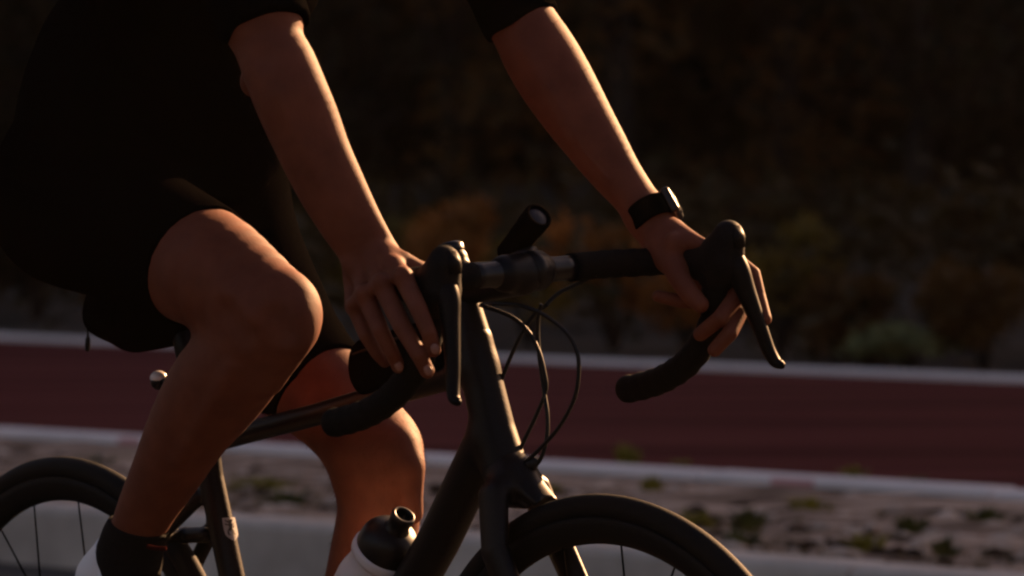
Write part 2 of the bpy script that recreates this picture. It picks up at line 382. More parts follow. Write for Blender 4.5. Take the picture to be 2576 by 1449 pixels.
# ---- foliage
def leaf_cloud(centres, count, size, flat=.0, shell=.55):
    """leaf quads spread through ellipsoid clumps (c, rx, ry, rz)"""
    w = np.array([c[1]*c[2]*c[3] for c in centres])**(2/3); w /= w.sum(); pick = np.random.choice(len(centres), count, p=w)
    C = np.array([c[0] for c in centres])[pick]; Rr = np.array([c[1:] for c in centres])[pick]
    d = np.random.normal(size=(count, 3)); d /= np.linalg.norm(d, axis=1)[:, None]; rad = shell+(1-shell)*np.random.rand(count, 1)**.7
    P = C+d*Rr*rad*(1+.12*np.random.normal(size=(count, 1)))
    a = np.random.normal(size=(count, 3)); a[:, 2] *= .6; a /= np.linalg.norm(a, axis=1)[:, None]
    b = np.cross(a, np.random.normal(size=(count, 3))); b /= np.linalg.norm(b, axis=1)[:, None]
    s = size*(.6+.8*np.random.rand(count, 1)); a = a*s; b = b*s*.45
    Vv = np.stack([P-a, P+b, P+a, P-b], 1).reshape(-1, 3); return Vv, np.arange(count*4).reshape(-1, 4)
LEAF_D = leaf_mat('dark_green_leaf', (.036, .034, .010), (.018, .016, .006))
LEAF_B = leaf_mat('glow_brown_leaf', (.15, .076, .015), (.07, .038, .009))  # brown brightened to carry the warm background glow in the leaf colour
LEAF_O = leaf_mat('rusty_leaf', (.55, .19, .030), (.22, .095, .020))
LEAF_Y = leaf_mat('olive_leaf', (.30, .20, .030), (.13, .095, .018))
LEAF_G = leaf_mat('pale_green_leaf', (.30, .32, .15), (.15, .18, .08))
BARK = mat('brown_bark', (.02, .014, .009), .9, bump=.8, bscale=40, var=.3, vscale=12)
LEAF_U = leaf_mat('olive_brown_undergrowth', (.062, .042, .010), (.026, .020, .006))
def tree(name, label, px, depth, h, w, material, count=2600, group='trees of the dark wood', size=.06):
    g = at_depth(px, 700, depth); b = np.array([g[0], g[1], .3])
    e = bpy.data.objects.new(name, None); COL.objects.link(e); e.location = b; tag(e, label, 'tree', group)
    mb = MB(); top = np.array([random.uniform(-.2, .2), random.uniform(-.2, .2), h*.8])
    mb.sweep([(0, 0, -.4), (.02, 0, h*.15), top*.5, top], [.11, .085, .06, .02], 9)
    cl = []
    for i in range(11):
        z = random.uniform(.08, .95)*h; rr = w*(.55+.45*math.sin(min(1, z/h)*math.pi)); q = random.uniform(0, 6.28); d = rr*random.uniform(.25, .75)
        c = np.array([math.cos(q)*d, math.sin(q)*d, z]); k = w*random.uniform(.32, .55); cl.append((c, k, k, k*.8)); mid = top*(z/h)*.6
        mb.sweep([mid, (mid+c)/2+(0, 0, .05), c], [.035, .022, .008], 6)
    put('trunk', mb.v, mb.f, BARK, e)
    Vv, Q = leaf_cloud(cl, count, size); put('crown', Vv, None, material, e, smooth=False, quads=Q); return e
def bush(name, label, px, ybase, h, w, material, count=900, size=.03, group=None, cat='bush', z=.2, dn=0.):
    b = ground_point(px, ybase, z); b = b+RN*dn; e = bpy.data.objects.new(name, None); COL.objects.link(e); e.location = b; tag(e, label, cat, group)
    mb = MB(); cl = []
    for i in range(7):
        q = random.uniform(0, 6.28); d = w*random.uniform(.1, .7); zz = h*random.uniform(.35, .85); c = np.array([math.cos(q)*d, math.sin(q)*d, zz]); k = w*random.uniform(.28, .45)
        cl.append((c, k, k, min(k, h*.35))); mb.sweep([(0, 0, -.05), c*.5+(0, 0, .02), c], [.012, .008, .003], 5)
    put('stem', mb.v, mb.f, BARK, e); Vv, Q = leaf_cloud(cl, count, size, shell=.2); put('foliage', Vv, None, material, e, smooth=False, quads=Q); return e
TREES = [(-150, 34, 3.6, 1.3, LEAF_D, 'broad dark tree behind the rider at the left edge'),  # middle trees coloured for the glow, outer ones dark for the vignette
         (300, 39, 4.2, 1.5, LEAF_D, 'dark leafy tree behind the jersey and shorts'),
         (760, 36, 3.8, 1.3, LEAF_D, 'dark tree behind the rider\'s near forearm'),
         (1120, 40, 4.4, 1.5, LEAF_B, 'dark tree with warm glow in its leaf colour between the two forearms'),
         (1560, 34, 3.6, 1.25, LEAF_B, 'tree with glow-brightened brown leaves behind the watch and far forearm'),
         (1960, 37, 4.0, 1.4, LEAF_B, 'tree with glow-tinted brown leaves behind the far brake hood'),
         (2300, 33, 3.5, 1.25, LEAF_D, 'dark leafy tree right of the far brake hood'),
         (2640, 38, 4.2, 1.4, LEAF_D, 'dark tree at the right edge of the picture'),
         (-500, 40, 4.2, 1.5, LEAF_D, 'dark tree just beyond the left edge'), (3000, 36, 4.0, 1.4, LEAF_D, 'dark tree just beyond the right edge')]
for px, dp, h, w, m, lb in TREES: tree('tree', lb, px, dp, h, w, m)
# a closed wall of deeper trees behind; out-of-view height and length added for shade
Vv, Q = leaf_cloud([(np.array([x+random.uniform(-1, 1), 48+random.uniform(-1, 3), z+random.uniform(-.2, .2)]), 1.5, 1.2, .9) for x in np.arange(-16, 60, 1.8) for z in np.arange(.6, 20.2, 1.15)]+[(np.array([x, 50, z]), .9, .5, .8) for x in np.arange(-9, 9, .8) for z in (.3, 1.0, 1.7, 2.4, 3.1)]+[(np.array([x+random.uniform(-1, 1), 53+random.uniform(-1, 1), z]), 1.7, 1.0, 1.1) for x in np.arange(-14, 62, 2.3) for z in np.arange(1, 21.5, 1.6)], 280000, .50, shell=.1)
tag(put('distant_wood', Vv, None, LEAF_D, smooth=False, quads=Q), 'mass of dark woodland closing the view, extended out of sight to shade the path', 'wood', kind='stuff')
BUSH = [(1020, 835, .62, .32, LEAF_Y, 'olive bush between the near forearm and the lamp'), (1160, 845, .68, .34, LEAF_O, 'rusty orange bush below the bicycle lamp'),
        (1330, 850, .40, .30, LEAF_Y, 'olive bush behind the looping cables'), (1545, 862, .48, .36, LEAF_O, 'rusty bush under the handlebar top'),
        (1720, 870, .42, .30, LEAF_O, 'rusty brown bush behind the far drop bar'), (1960, 880, .55, .34, LEAF_Y, 'olive bush beside the far brake lever'),
        (2290, 905, .13, .30, LEAF_G, 'low pale green bush by the far edging'), (2480, 912, .35, .34, LEAF_B, 'brown bush at the far right of the edging'),
        (2120, 890, .32, .32, LEAF_B, 'dark brown bush right of the far brake lever'), (90, 800, .55, .40, LEAF_D, 'dark green bush behind the saddle bag'), (-120, 800, .5, .4, LEAF_D, 'dark green bush at the left edge')]
for px, yb, h, w, m, lb in BUSH: bush('bush', lb, px, yb, h, w, m, 1500, .028, 'bushes along the far edging')
UG = [(rp(random.uniform(-26, 4), N_B+.7+20*random.random()**1.2, .15)+np.array([0, 0, random.uniform(.05, .6)]), random.uniform(.3, .7), random.uniform(.3, .7), random.uniform(.2, .5)) for i in range(620)]
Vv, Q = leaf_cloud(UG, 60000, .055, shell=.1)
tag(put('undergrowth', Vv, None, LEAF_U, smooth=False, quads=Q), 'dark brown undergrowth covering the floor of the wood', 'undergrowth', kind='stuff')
# weeds on the verge
WEED = leaf_mat('yellow_green_weed', (.32, .28, .04), (.15, .14, .025), 8)
WEED2 = leaf_mat('dark_green_weed', (.10, .11, .025), (.05, .058, .015), 8)
def weed(label, px, py, h, w, material, n=46):
    b = ground_point(px, py, .14); vs = []; fs = []
    for i in range(n):
        q = random.uniform(0, 6.28); d = w*random.random(); x, y = math.cos(q)*d*.4, math.sin(q)*d*.4; hh = h*random.uniform(.4, 1.1)
        tx, ty = math.cos(q)*d, math.sin(q)*d; ww = random.uniform(.004, .009); nx, ny = -math.sin(q)*ww, math.cos(q)*ww; k = len(vs)
        vs += [(x-nx, y-ny, -.01), (x+nx, y+ny, -.01), ((x+tx)/2+nx*1.3, (y+ty)/2+ny*1.3, hh*.65), ((x+tx)/2-nx*1.3, (y+ty)/2-ny*1.3, hh*.65), (tx, ty, hh*random.uniform(.75, 1))]
        fs += [(k, k+1, k+2, k+3), (k+3, k+2, k+4)]
    o = put('weed', vs, fs, material, smooth=False); o.location = b; tag(o, label, 'weed', 'weeds on the verge')
WEEDS = [(1575, 1195, .10, .06, WEED, 'tall yellow-green weed overlapping the edging above the front tyre'), (1490, 1205, .05, .10, WEED2, 'dark low weed left of the tall yellow one'),
         (1640, 1250, .06, .06, WEED, 'small bright weed just above the front tyre'), (1390, 1260, .05, .05, WEED, 'small weed in front of the fork crown'),
         (2150, 1230, .07, .06, WEED, 'yellowish weed in front of the edging at right'), (2040, 1300, .06, .09, WEED, 'olive weed in the middle of the verge at right'), (1760, 1330, .05, .08, WEED, 'olive weed beside the front tyre'), (2480, 1330, .06, .09, WEED2, 'dark weed in the verge at the right edge'), (2180, 1390, .05, .09, WEED, 'olive weed near the kerb at right'), (690, 1240, .05, .09, WEED, 'olive weed between seat tube and far knee'), (1880, 1335, .06, .08, WEED2, 'green weed in the verge right of the tyre'),
         (2290, 1345, .05, .06, WEED2, 'dark green weed in the right of the verge'), (1860, 1385, .05, .08, WEED2, 'green weed close to the kerb right of the tyre'),
         (2380, 1400, .05, .06, WEED2, 'dark weed by the kerb at far right'), (1720, 1190, .04, .05, WEED, 'tiny weed at the foot of the edging'),
         (10, 1120, .05, .06, WEED, 'weed below the edging at the left edge'), (250, 1180, .04, .10, WEED2, 'dark weed behind the rear tyre'), (620, 1235, .04, .08, WEED, 'yellow weed beside the seat tube'),
         (720, 1280, .05, .10, WEED2, 'dark weed between seat tube and far calf'), (590, 1220, .03, .06, WEED2, 'low green weed behind the seat tube'), (2300, 1240, .05, .05, WEED2, 'brownish weed under the edging at right')]
gv = []; gf = []
for i in range(520):
    c = rp(random.uniform(-13, 1.5), random.uniform(N_K+.2, N_A-.05), .14); rr = random.uniform(.02, .07)
    for b in range(9):
        q = random.uniform(0, 6.28); d = rr*random.random(); x, y = c[0]+math.cos(q)*d, c[1]+math.sin(q)*d; h = random.uniform(.012, .04); lx, ly = random.uniform(-.03, .03), random.uniform(-.03, .03); w = .0025; k = len(gv)
        gv += [(x-w, y, c[2]-.01), (x+w, y, c[2]-.01), (x+lx, y+ly, c[2]+h)]; gf.append((k, k+1, k+2))
DRY = leaf_mat('dry_straw_grass', (.26, .19, .075), (.10, .085, .03), 4)
tag(put('dry_grass', gv, gf, DRY, smooth=False), 'short dry straw-coloured grass sprouting on the verge', 'grass', kind='stuff')
for px, py, h, w, m, lb in WEEDS: weed(lb, px, py, h, w, m)

# ================================================================== RIDER
WRIST_R = (936, 658, -.208)
hipR, hipL = np.array([-.63, -.098, 1.0]), np.array([-.63, .098, 1.0])
shR, shL = np.array([-.26, -.185, 1.46]), np.array([-.26, .185, 1.46])
armR = [edge_st(*q) for q in ((558, 62, 752, 15, -.262, 1.), (590, 130, 764, 92, -.265, .95), (616, 205, 790, 135, -.265, .95), (641, 268, 823, 215, -.262, .95), (672, 338, 849, 278, -.255, .93),
        (712, 420, 878, 362, -.248, .9), (757, 505, 914, 445, -.238, .85), (806, 580, 951, 528, -.226, .8), (848, 638, 982, 590, -.215, .72), (868, 685, 1006, 636, -.208, .62))]
armL = [edge_st(*q) for q in ((1226, 66, 1376, 4, .165, 1.), (1262, 155, 1433, 80, .168, .95), (1300, 222, 1476, 150, .172, .95), (1345, 285, 1513, 222, .176, .95), (1392, 343, 1546, 290, .181, .95),
        (1440, 402, 1577, 350, .186, .98), (1490, 460, 1606, 408, .191, 1.05), (1540, 514, 1636, 457, .196, 1.15), (1586, 570, 1672, 512, .2, 1.25))]
def st(x, y, v, r, rb=None, side=(0, 0, 1)): return (un(x, y, v), np.array(side, float), r, rb if rb else r)
thighR_axis = un(690, 782, -.112)-hipR; thighR_axis /= np.linalg.norm(thighR_axis)
thighL_axis = un(940, 1140, .105)-hipL; thighL_axis /= np.linalg.norm(thighL_axis)
thighR = [(hipR, np.array([0, 0, 1.]), .092, .09), st(482, 657, -.116, .072, .074), st(590, 718, -.115, .0615, .063), st(674, 772, -.112, .050, .052), st(690, 798, -.112, .046, .048)]
shinR = [st(688, 800, -.112, .045, .047), st(640, 868, -.113, .0535, .05), st(552, 966, -.116, .0585, .055), st(480, 1070, -.118, .050, .049), st(421, 1182, -.118, .0420, .041), st(372, 1273, -.118, .0350, .035), st(338, 1352, -.118, .031, .031), st(325, 1400, -.118, .030, .030)]
thighL = [(hipL, np.array([0, 0, 1.]), .092, .09), st(700, 860, .103, .072, .074), st(850, 1020, .105, .060, .061), st(925, 1115, .105, .053, .054), st(940, 1150, .105, .051, .051)]
ankL = np.array([-.43, .118, .25])
shinL = [st(945, 1140, .105, .053, .052), st(952, 1220, .107, .0495, .05), st(952, 1300, .109, .0475, .05), st(930, 1420, .112, .0485, .05), st(900, 1560, .115, .044, .045), (ankL+np.array([.02, 0, .08]), np.array([1., 0, 0]), .033, .033), (ankL, np.array([1., 0, 0]), .030, .030)]
up_armR = [seg(shR, armR[0][0], (.058, .055), (armR[0][2], armR[0][3]))]
up_armL = [seg(shL, armL[0][0], (.058, .055), (armL[0][2]*.98, armL[0][3]))]
torso = [ell((-.61, 0, 1.03), (.125, .165, .125)), ell((-.55, 0, 1.17), (.085, .145, .15), frame_of((.9, 0, -.35))), ell((-.43, 0, 1.34), (.085, .165, .17), frame_of((.85, 0, -.5))), seg(shR, shL, .065), seg((-.30, 0, 1.44), (-.22, 0, 1.56), .06, .052)]
BFOOT = [ (np.array([-.475, -.125, .43]), un(330, 1370, -.118)), (np.array([-.355, .125, .125]), ankL)]

def foot_segs(ball, ank):
    heel = ank+np.array([-.047, 0, -.045]) if ball[1] < 0 else ank+np.array([-.045, 0, -.05])
    toe = ball+(ball-heel)/np.linalg.norm(ball-heel)*.07
    return heel, toe, [seg(heel, ball, (.031, .034), (.042, .026)), seg(ball, toe, (.042, .026), (.03, .017)), seg(ank, (heel+ball)/2, .032, .034), seg(ank, heel, .031, .033)]

fx = Field([np.arange(-.98, -.02, .0032), np.arange(-.02, .27, .0017)],
           [np.arange(-.345, -.28, .003), np.arange(-.28, -.15, .0018), np.arange(-.15, .13, .0032), np.arange(.13, .26, .0018), np.arange(.26, .30, .003)],
           [np.arange(.04, .78, .0032), np.arange(.78, 1.06, .0017), np.arange(1.06, 1.27, .003), np.arange(1.27, 1.82, .005)])
fx.group(torso[:1]); fx.group(torso[1:2], .06); fx.group(torso[2:3], .06); fx.group(torso[3:4], .06); fx.group(torso[4:], .04)
fx.group(up_armR, .03); fx.group(limb(armR), .012); fx.group(up_armL, .03); fx.group(limb(armL), .012)
# elbow point, muscle bellies
fx.group([ell(un(634, 205, -.262), (.012, .014, .017))], .018)
for L_ in (thighR, shinR, thighL, shinL): fx.group(limb(L_), .025)
# knee caps, hamstring tendons, calf
fx.group([ell(un(738, 778, -.108), (.022, .024, .032), frame_of((.8, 0, .3)))], .028)
fx.group([seg(un(560, 800, -.125), un(600, 870, -.14), .016, .012)], .02)
fx.group([seg(un(742, 850, -.115), un(680, 970, -.115), .013, .006)], .03)
fx.group([ell(un(1004, 1150, .103), (.024, .026, .034))], .022)
fx.group([seg(un(1030, 1180, .105), un(1035, 1290, .107), .015, .014)], .02)
# thigh band, teardrop muscle, tibial bump, hollows beside the knee and inside the elbow, wrist bone, forearm tendons and veins
def on_skin(x, y, v0, v1):
    for v in np.arange(v0, v1, .0005):
        p = un(x, y, v); k = tuple(min(len(a)-1, int(np.searchsorted(a, c))) for a, c in zip(fx.ax, p))
        if fx.a[k] < 0: return v
    return v1
def ridge(pts, r, pro=0., k=.008, v0=-.36, v1=0.):
    P_ = [(x, y, on_skin(x, y, v0, v1)+.643*(r-pro), r) for x, y in pts]
    fx.group(chainseg(P_) if len(P_) > 1 else [ell(un(*P_[0][:3]), (r, r, r))], k)
def hollow(pts, r, deep=.002, k=.012, v0=-.36, v1=0.):
    P_ = [(x, y, on_skin(x, y, v0, v1)-.643*(r-deep), r) for x, y in pts]
    fx.group(chainseg(P_) if len(P_) > 1 else [ell(un(*P_[0][:3]), (r, r, r))], k, sub=True)
ridge([(500, 640), (570, 720), (640, 800)], .014, 0, .010)
ridge([(735, 790)], .018, .001, .012); ridge([(742, 868)], .011, .001, .012)
hollow([(690, 800), (700, 840)], .016, .0015, .014); hollow([(560, 790), (600, 850)], .014, .002, .016)
ridge([(590, 920), (520, 1040), (455, 1150)], .010, 0, .010)
hollow([(655, 132)], .014, .002, .014); ridge([(884, 664)], .008, .0015, .010)
ridge([(705, 240), (770, 370), (850, 520)], .009, 0, .008)
ridge([(800, 380), (830, 430), (848, 480), (880, 540), (905, 600)], .0022, .0004, .0022)
ridge([(925, 640), (935, 670), (938, 695)], .0022, .0004, .0022)
ridge([(1330, 130), (1390, 240), (1440, 340)], .010, 0, .008, .06, .2)
ridge([(1380, 220), (1430, 300), (1470, 380), (1530, 450)], .0022, .0004, .0022, .06, .2)
# far hand pieces and near hand
def hand(wrist, palm, fingers, thumb):
    fx.group(palm, .014)
    fx.group(thumb, .010)
    for f in fingers: fx.group(f, .0022)
w0 = un(*WRIST_R)
K = {'i': (1014, 697, -.224), 'm': (961, 716, -.233), 'r': (918, 742, -.238), 'p': (892, 770, -.234)}
def meta(k, x, y, v, r0, r1): return seg(un(x, y, v), un(*K[k]), r0, r1)
palmR = [meta('i', 965, 652, -.212, .0135, .0112), meta('m', 945, 660, -.214, .0135, .0122), meta('r', 920, 668, -.214, .0135, .0118), meta('p', 896, 680, -.212, .0135, .0108),
         seg(un(940, 660, -.205), un(965, 715, -.21), .024, .018), seg(un(900, 690, -.212), un(905, 745, -.222), .015, .014)]
fingR = [chainseg([(1014, 697, -.224, .0108), (1052, 775, -.238, .0095), (1079, 838, -.238, .0084), (1091, 880, -.231, .0078)]),
         chainseg([(961, 716, -.233, .0112), (1012, 822, -.248, .0098), (1054, 893, -.245, .0085), (1075, 934, -.234, .0078)]),
         chainseg([(918, 742, -.238, .0106), (957, 830, -.247, .0092), (985, 886, -.239, .0080), (1002, 922, -.227, .0074)]),
         chainseg([(892, 770, -.234, .0096), (921, 842, -.237, .0082), (947, 886, -.228, .0072), (968, 910, -.218, .0066)])]
thumbR = chainseg([(970, 655, -.205, .017), (1010, 665, -.198, .0145), (1046, 680, -.185, .012), (1085, 690, -.166, .0105), (1110, 715, -.160, .009)])
hand(w0, palmR, fingR, thumbR)
for x, y, v, r in ((1012, 690, -.232, .008), (958, 709, -.242, .0085), (915, 736, -.247, .008), (890, 764, -.243, .007), (990, 667, -.218, .007)): fx.group([ell(un(x, y, v), (r, r, r))], .010)
palmL = chainseg([(1630, 548, .2, .024), (1668, 600, .2, .0255), (1706, 628, .205, .0225), (1760, 640, .215, .017)])+chainseg([(1668, 600, .195, .022), (1690, 650, .19, .018)])+chainseg([(1680, 600, .215, .02), (1740, 670, .228, .014)])
thumbL = chainseg([(1672, 625, .188, .018), (1698, 672, .177, .0145), (1712, 705, .172, .0122), (1738, 742, .170, .0112), (1762, 766, .172, .0095)])
webL = chainseg([(1690, 590, .198, .018), (1740, 610, .196, .012), (1775, 618, .196, .007)])
fingL = [chainseg([(1765, 640, .222, .011), (1845, 655, .238, .0105), (1893, 690, .240, .0092), (1908, 745, .236, .0082), (1925, 803, .228, .0074)]),
         chainseg([(1755, 655, .228, .0115), (1856, 728, .238, .0105), (1858, 790, .216, .0095), (1836, 838, .192, .0088), (1798, 880, .182, .0080)]),
         chainseg([(1745, 668, .230, .0115), (1846, 700, .234, .0105), (1848, 752, .212, .0098), (1812, 800, .184, .0090), (1762, 840, .178, .0082)]),
         chainseg([(1735, 678, .228, .010), (1790, 735, .226, .0088), (1762, 760, .205, .0084), (1715, 758, .186, .0078), (1656, 745, .168, .0070)])]
hand(None, palmL, fingL, thumbL); fx.group(webL, .010)
fx.group([ell(un(1692, 610, .178), (.008, .008, .01))], .012)
for ball, ank in BFOOT:
    h_, t_, fs_ = foot_segs(ball, ank); fx.group(fs_, .02, infl=-.006)
# head, above the picture
HC = np.array([-.20, 0, 1.665])
fx.group([ell(HC+(-.01, 0, .02), (.098, .075, .095)), seg(HC+(.04, 0, -.03), HC+(.055, 0, -.075), .055, .035)], .04)
fx.group([seg(HC+(.09, 0, -.005), HC+(.115, 0, -.04), .009, .014)], .012)
for s in (-1, 1):
    fx.group([ell(HC+(-.012, s*.078, -.02), (.018, .008, .03))], .006)
    fx.group([ell(HC+(.088, s*.032, -.002), (.012, .016, .010))], .004, sub=True)
P, Q = fx.mesh(2); print('body verts', len(P))
person = root('person', 'cyclist in black jersey and shorts leaning on the hoods of a black road bicycle', 'person', (-.41, 0, 0))
body = child('body', P, None, SKIN, person, quads=Q)
# short hair on the forearms and legs
def body_hair(P, Q):
    px_ = P[:, 0]; w_ = P[:, 2]; v_ = P[:, 1]
    e1 = P[Q[:, 1]]-P[Q[:, 0]]; e2 = P[Q[:, 3]]-P[Q[:, 0]]; n = np.cross(e1, e2); ar = np.linalg.norm(n, axis=1); c = P[Q].mean(1); n = n/np.maximum(ar, 1e-9)[:, None]
    arm = (np.abs(v_[Q[:, 0]]) > .155) & (c[:, 2] > 1.03) & (c[:, 2] < 1.20) & (c[:, 0] > -.2)
    leg = (c[:, 1] > 0.03) & (c[:, 1] < .18) & (c[:, 2] > .5) & (c[:, 2] < .93) & (c[:, 0] > -.62) & (c[:, 0] < -.1)
    wgt = np.where(arm, .6, np.where(leg, 1.3, 0))*ar; pick = np.random.choice(len(Q), 7000, p=wgt/wgt.sum())
    b = c[pick]; nn = n[pick]; L = np.random.uniform(.004, .008, (len(pick), 1)); dwn = np.array([.1, 0, -1.])+np.random.normal(size=b.shape)*.45
    d = nn*.8+dwn*.7; d /= np.linalg.norm(d, axis=1)[:, None]; s = np.cross(d, np.random.normal(size=b.shape)); s /= np.linalg.norm(s, axis=1)[:, None]; s *= .00008
    bend = dwn*.18*L; m = b+d*L*.55; Vh = np.stack([b-s, b+s, m+s*.8, m-s*.8, b+d*L+bend], 1).reshape(-1, 3); k = np.arange(len(pick))[:, None]*5
    return Vh, np.concatenate([k+np.array([[0, 1, 2, 3]]), k+np.array([[3, 2, 4, 4]])])
hv, hq = body_hair(P, Q)
hv_f = [tuple(q) for q in hq[:len(hq)//2]]+[tuple(q[:3]) for q in hq[len(hq)//2:]]
tag(child('body_hair', hv, hv_f, mat('brown_body_hair', (.10, .05, .022), .9, spec=.05), person), kind='stuff')
# finger nails on the near hand
for (x, y, v, dx, dy) in ((1094, 878, -.238, .2, 1), (1077, 932, -.2405, .4, 1), (1003, 921, -.2335, .45, 1)):
    a_ = loc_dir(dx, dy); b_ = np.cross(a_, -np.array([FW @ U, FW @ V, FW @ Wv])); b_ /= np.linalg.norm(b_); M_ = np.array([a_, b_, np.cross(a_, b_)])
    c_ = un(x, y, v); f = Field.box(c_-.012, c_+.012, .0008); f.group([ell(c_, (.0062, .0048, .0018), M_)]); Pn, Qn = f.mesh(1); child('nail', Pn, None, NAIL, person, quads=Qn)
del fx
# eyes and mouth
mb = MB()
for s in (-1, 1):
    mb = MB(); mb.lathe(HC+(.083, s*.032, -.002), (1, 0, 0), [(.0001, .011), (.006, .009), (.010, .003), (.011, -.003)], 14); child('eye', mb.v, mb.f, mat('eye_white', (.6, .58, .55), .2), person)

mb = MB(); mb.sweep([HC+(.083, -.024, -.068), HC+(.091, 0, -.066), HC+(.083, .024, -.068)], [.003, .005, .003], 8); child('lips', mb.v, mb.f, mat('lip', (.38, .14, .11), .5), person)

# ---- clothing
jf = Field(np.arange(-.98, .10, .005), np.arange(-.38, .34, .005), np.arange(.86, 1.64, .005))
jf.group(torso[:1], infl=.010); jf.group(torso[1:2], .07, .016); jf.group(torso[2:3], .07, .012); jf.group(torso[3:4], .06, .010); jf.group(torso[4:], .04, .006)
jf.group([ell((-.57, 0, 1.12), (.085, .14, .10))], .08, .012)
hemR, hemL = armR[0][0], armL[0][0]
axR = armR[1][0]-shR; axL = armL[1][0]-shL
jf.group([seg(shR, armR[0][0], (.062, .060), (armR[0][2], armR[0][3])), seg(armR[0][0], armR[1][0], (armR[0][2], armR[0][3]))], .04, .009)
jf.group([seg(shL, armL[0][0], (.062, .060), (armL[0][2], armL[0][3])), seg(armL[0][0], armL[1][0], (armL[0][2], armL[0][3]))], .04, .009)
TOC = -np.array([FW @ U, FW @ V, FW @ Wv])
jf.cut_near(un(668, 84, -.262), loc_dir(.32, .95)+.4*TOC, .16); jf.cut_near(un(1312, 66, .165), loc_dir(.42, .9)+.2*TOC, .16)
x, y, z = jf.ax[0].reshape(-1, 1, 1), jf.ax[1].reshape(1, -1, 1), jf.ax[2].reshape(1, 1, -1)
jf.a += (.004*np.sin(38*z+11*y+9*np.sin(14*x))*np.sin(23*x+6)).astype(np.float32)*.8      # loose folds
jf.halfspace((0, 0, 1.60), (.4, 0, 1)); P, Q = jf.mesh(3); jersey = child('jersey', P, None, CLOTH, person, quads=Q)
sf = Field(np.arange(-.90, -.05, .004), np.arange(-.27, .27, .004), np.arange(.74, 1.22, .004))
sf.group(torso[:1], infl=.007); sf.group([ell((-.59, 0, 1.08), (.10, .15, .11))], .06, .006)
sf.group(limb(thighR), .05, .0035); sf.group(limb(thighL), .05, .0035)
sf.cut_near(un(506, 668, -.116), thighR_axis+np.array([0, 0, -.06]), .30); sf.cut_near(un(830, 955, .105), thighL_axis+np.array([0, 0, .1]), .26)
P, Q = sf.mesh(3); child('shorts', P, None, LYCRA, person, quads=Q)
# reflective edge and red tab on the back pocket
def back_pt(xpx, ypx, v=-.04): return un(xpx, ypx, v)
mb = MB(); mb.sweep(catmull([back_pt(205, 25), back_pt(182, 52), back_pt(158, 84)], 4), .0035, 8); child('pocket_piping', mb.v, mb.f, REFL, jersey, off=(-.41, 0, 0))
mb = MB(); mb.sweep([back_pt(200, 52, -.06), back_pt(172, 88, -.06)], [(.010, .004), (.010, .004)], 8, hint=(0, 1, .2)); child('pocket_tab', mb.v, mb.f, RED_CLOTH, jersey, off=(-.41, 0, 0))
# socks and shoes
for i, (ball, ank) in enumerate(BFOOT):
    h_, t_, fs_ = foot_segs(ball, ank); shin = shinR if i == 0 else shinL
    lo = np.minimum(np.minimum(h_, t_), ank)-.08; hi = np.maximum(np.maximum(h_, t_), ank)+.11
    f = Field.box(lo, hi, .0026); f.group(limb(shin), 0, .0035); f.group(fs_[2:], .02, .001)
    axs = shin[-1][0]-shin[-3][0]; ptop = un(352, 1322, -.118) if i == 0 else ank+np.array([.01, 0, .07])
    n = -axs/np.linalg.norm(axs); f.halfspace(ptop, n+(np.array([-.28, 0, 0]) if i == 0 else 0)); P, Q = f.mesh(2); sock = child('sock', P, None, SOCK, person, quads=Q)
    if i == 0:
        mb = MB(); mb.sweep(catmull([un(372, 1375, -.158), un(395, 1380, -.156), un(418, 1380, -.150)], 3), .0028, 6); child('woven_mark', mb.v, mb.f, mat('dull_red_thread', (.035, .008, .007), .9, spec=.05), sock, off=(-.41, 0, 0))
    f = Field.box(lo, hi, .0026); f.group(fs_[:2], .01); f.group(fs_[2:], .02, .003); up = np.array([-.2, 0, 1.]); f.halfspace(ank+np.array([0, 0, -.022]), up)
    P, Q = f.mesh(2); shoe = child('shoe', P, None, SHOE_B, person, quads=Q)
    f = Field.box(lo, hi, .0026); f.group(fs_[:2], .01, .0025); f.group(fs_[2:], .02, .0055); f.halfspace(ank+np.array([0, 0, .025]), np.array([-.5, 0, 1.])); f.halfspace(ank+np.array([-.026, 0, 0]), np.array([1., 0, .42]))
    P, Q = f.mesh(2); child('heel_panel', P, None, SHOE_W, shoe, quads=Q, off=(-.41, 0, 0))
    d = (ball-h_)/np.linalg.norm(ball-h_); mb = MB(); M_ = frame_of(d).T
    mb.sweep([h_-frame_of(d)[2]*.030+d*.0, (h_+ball)/2-frame_of(d)[2]*.028, ball-frame_of(d)[2]*.026, t_-frame_of(d)[2]*.018], [(.030, .006), (.032, .006), (.042, .006), (.028, .005)], 14, hint=(0, 1, 0)); child('sole', mb.v, mb.f, CAPM, shoe, off=(-.41, 0, 0))
# helmet
f = Field.box(HC-.19, HC+.19, .004); f.group([ell(HC+(-.025, 0, .045), (.135, .098, .095))]); f.halfspace(HC+(0, 0, .035), (.15, 0, -1))
for q in (-.05, 0, .05): f.group([seg(HC+(-.13, q, .15), HC+(.10, q*.8, .13), (.010, .018))], .006, sub=True)
P, Q = f.mesh(2); child('helmet', P, None, CAPM, person, quads=Q)

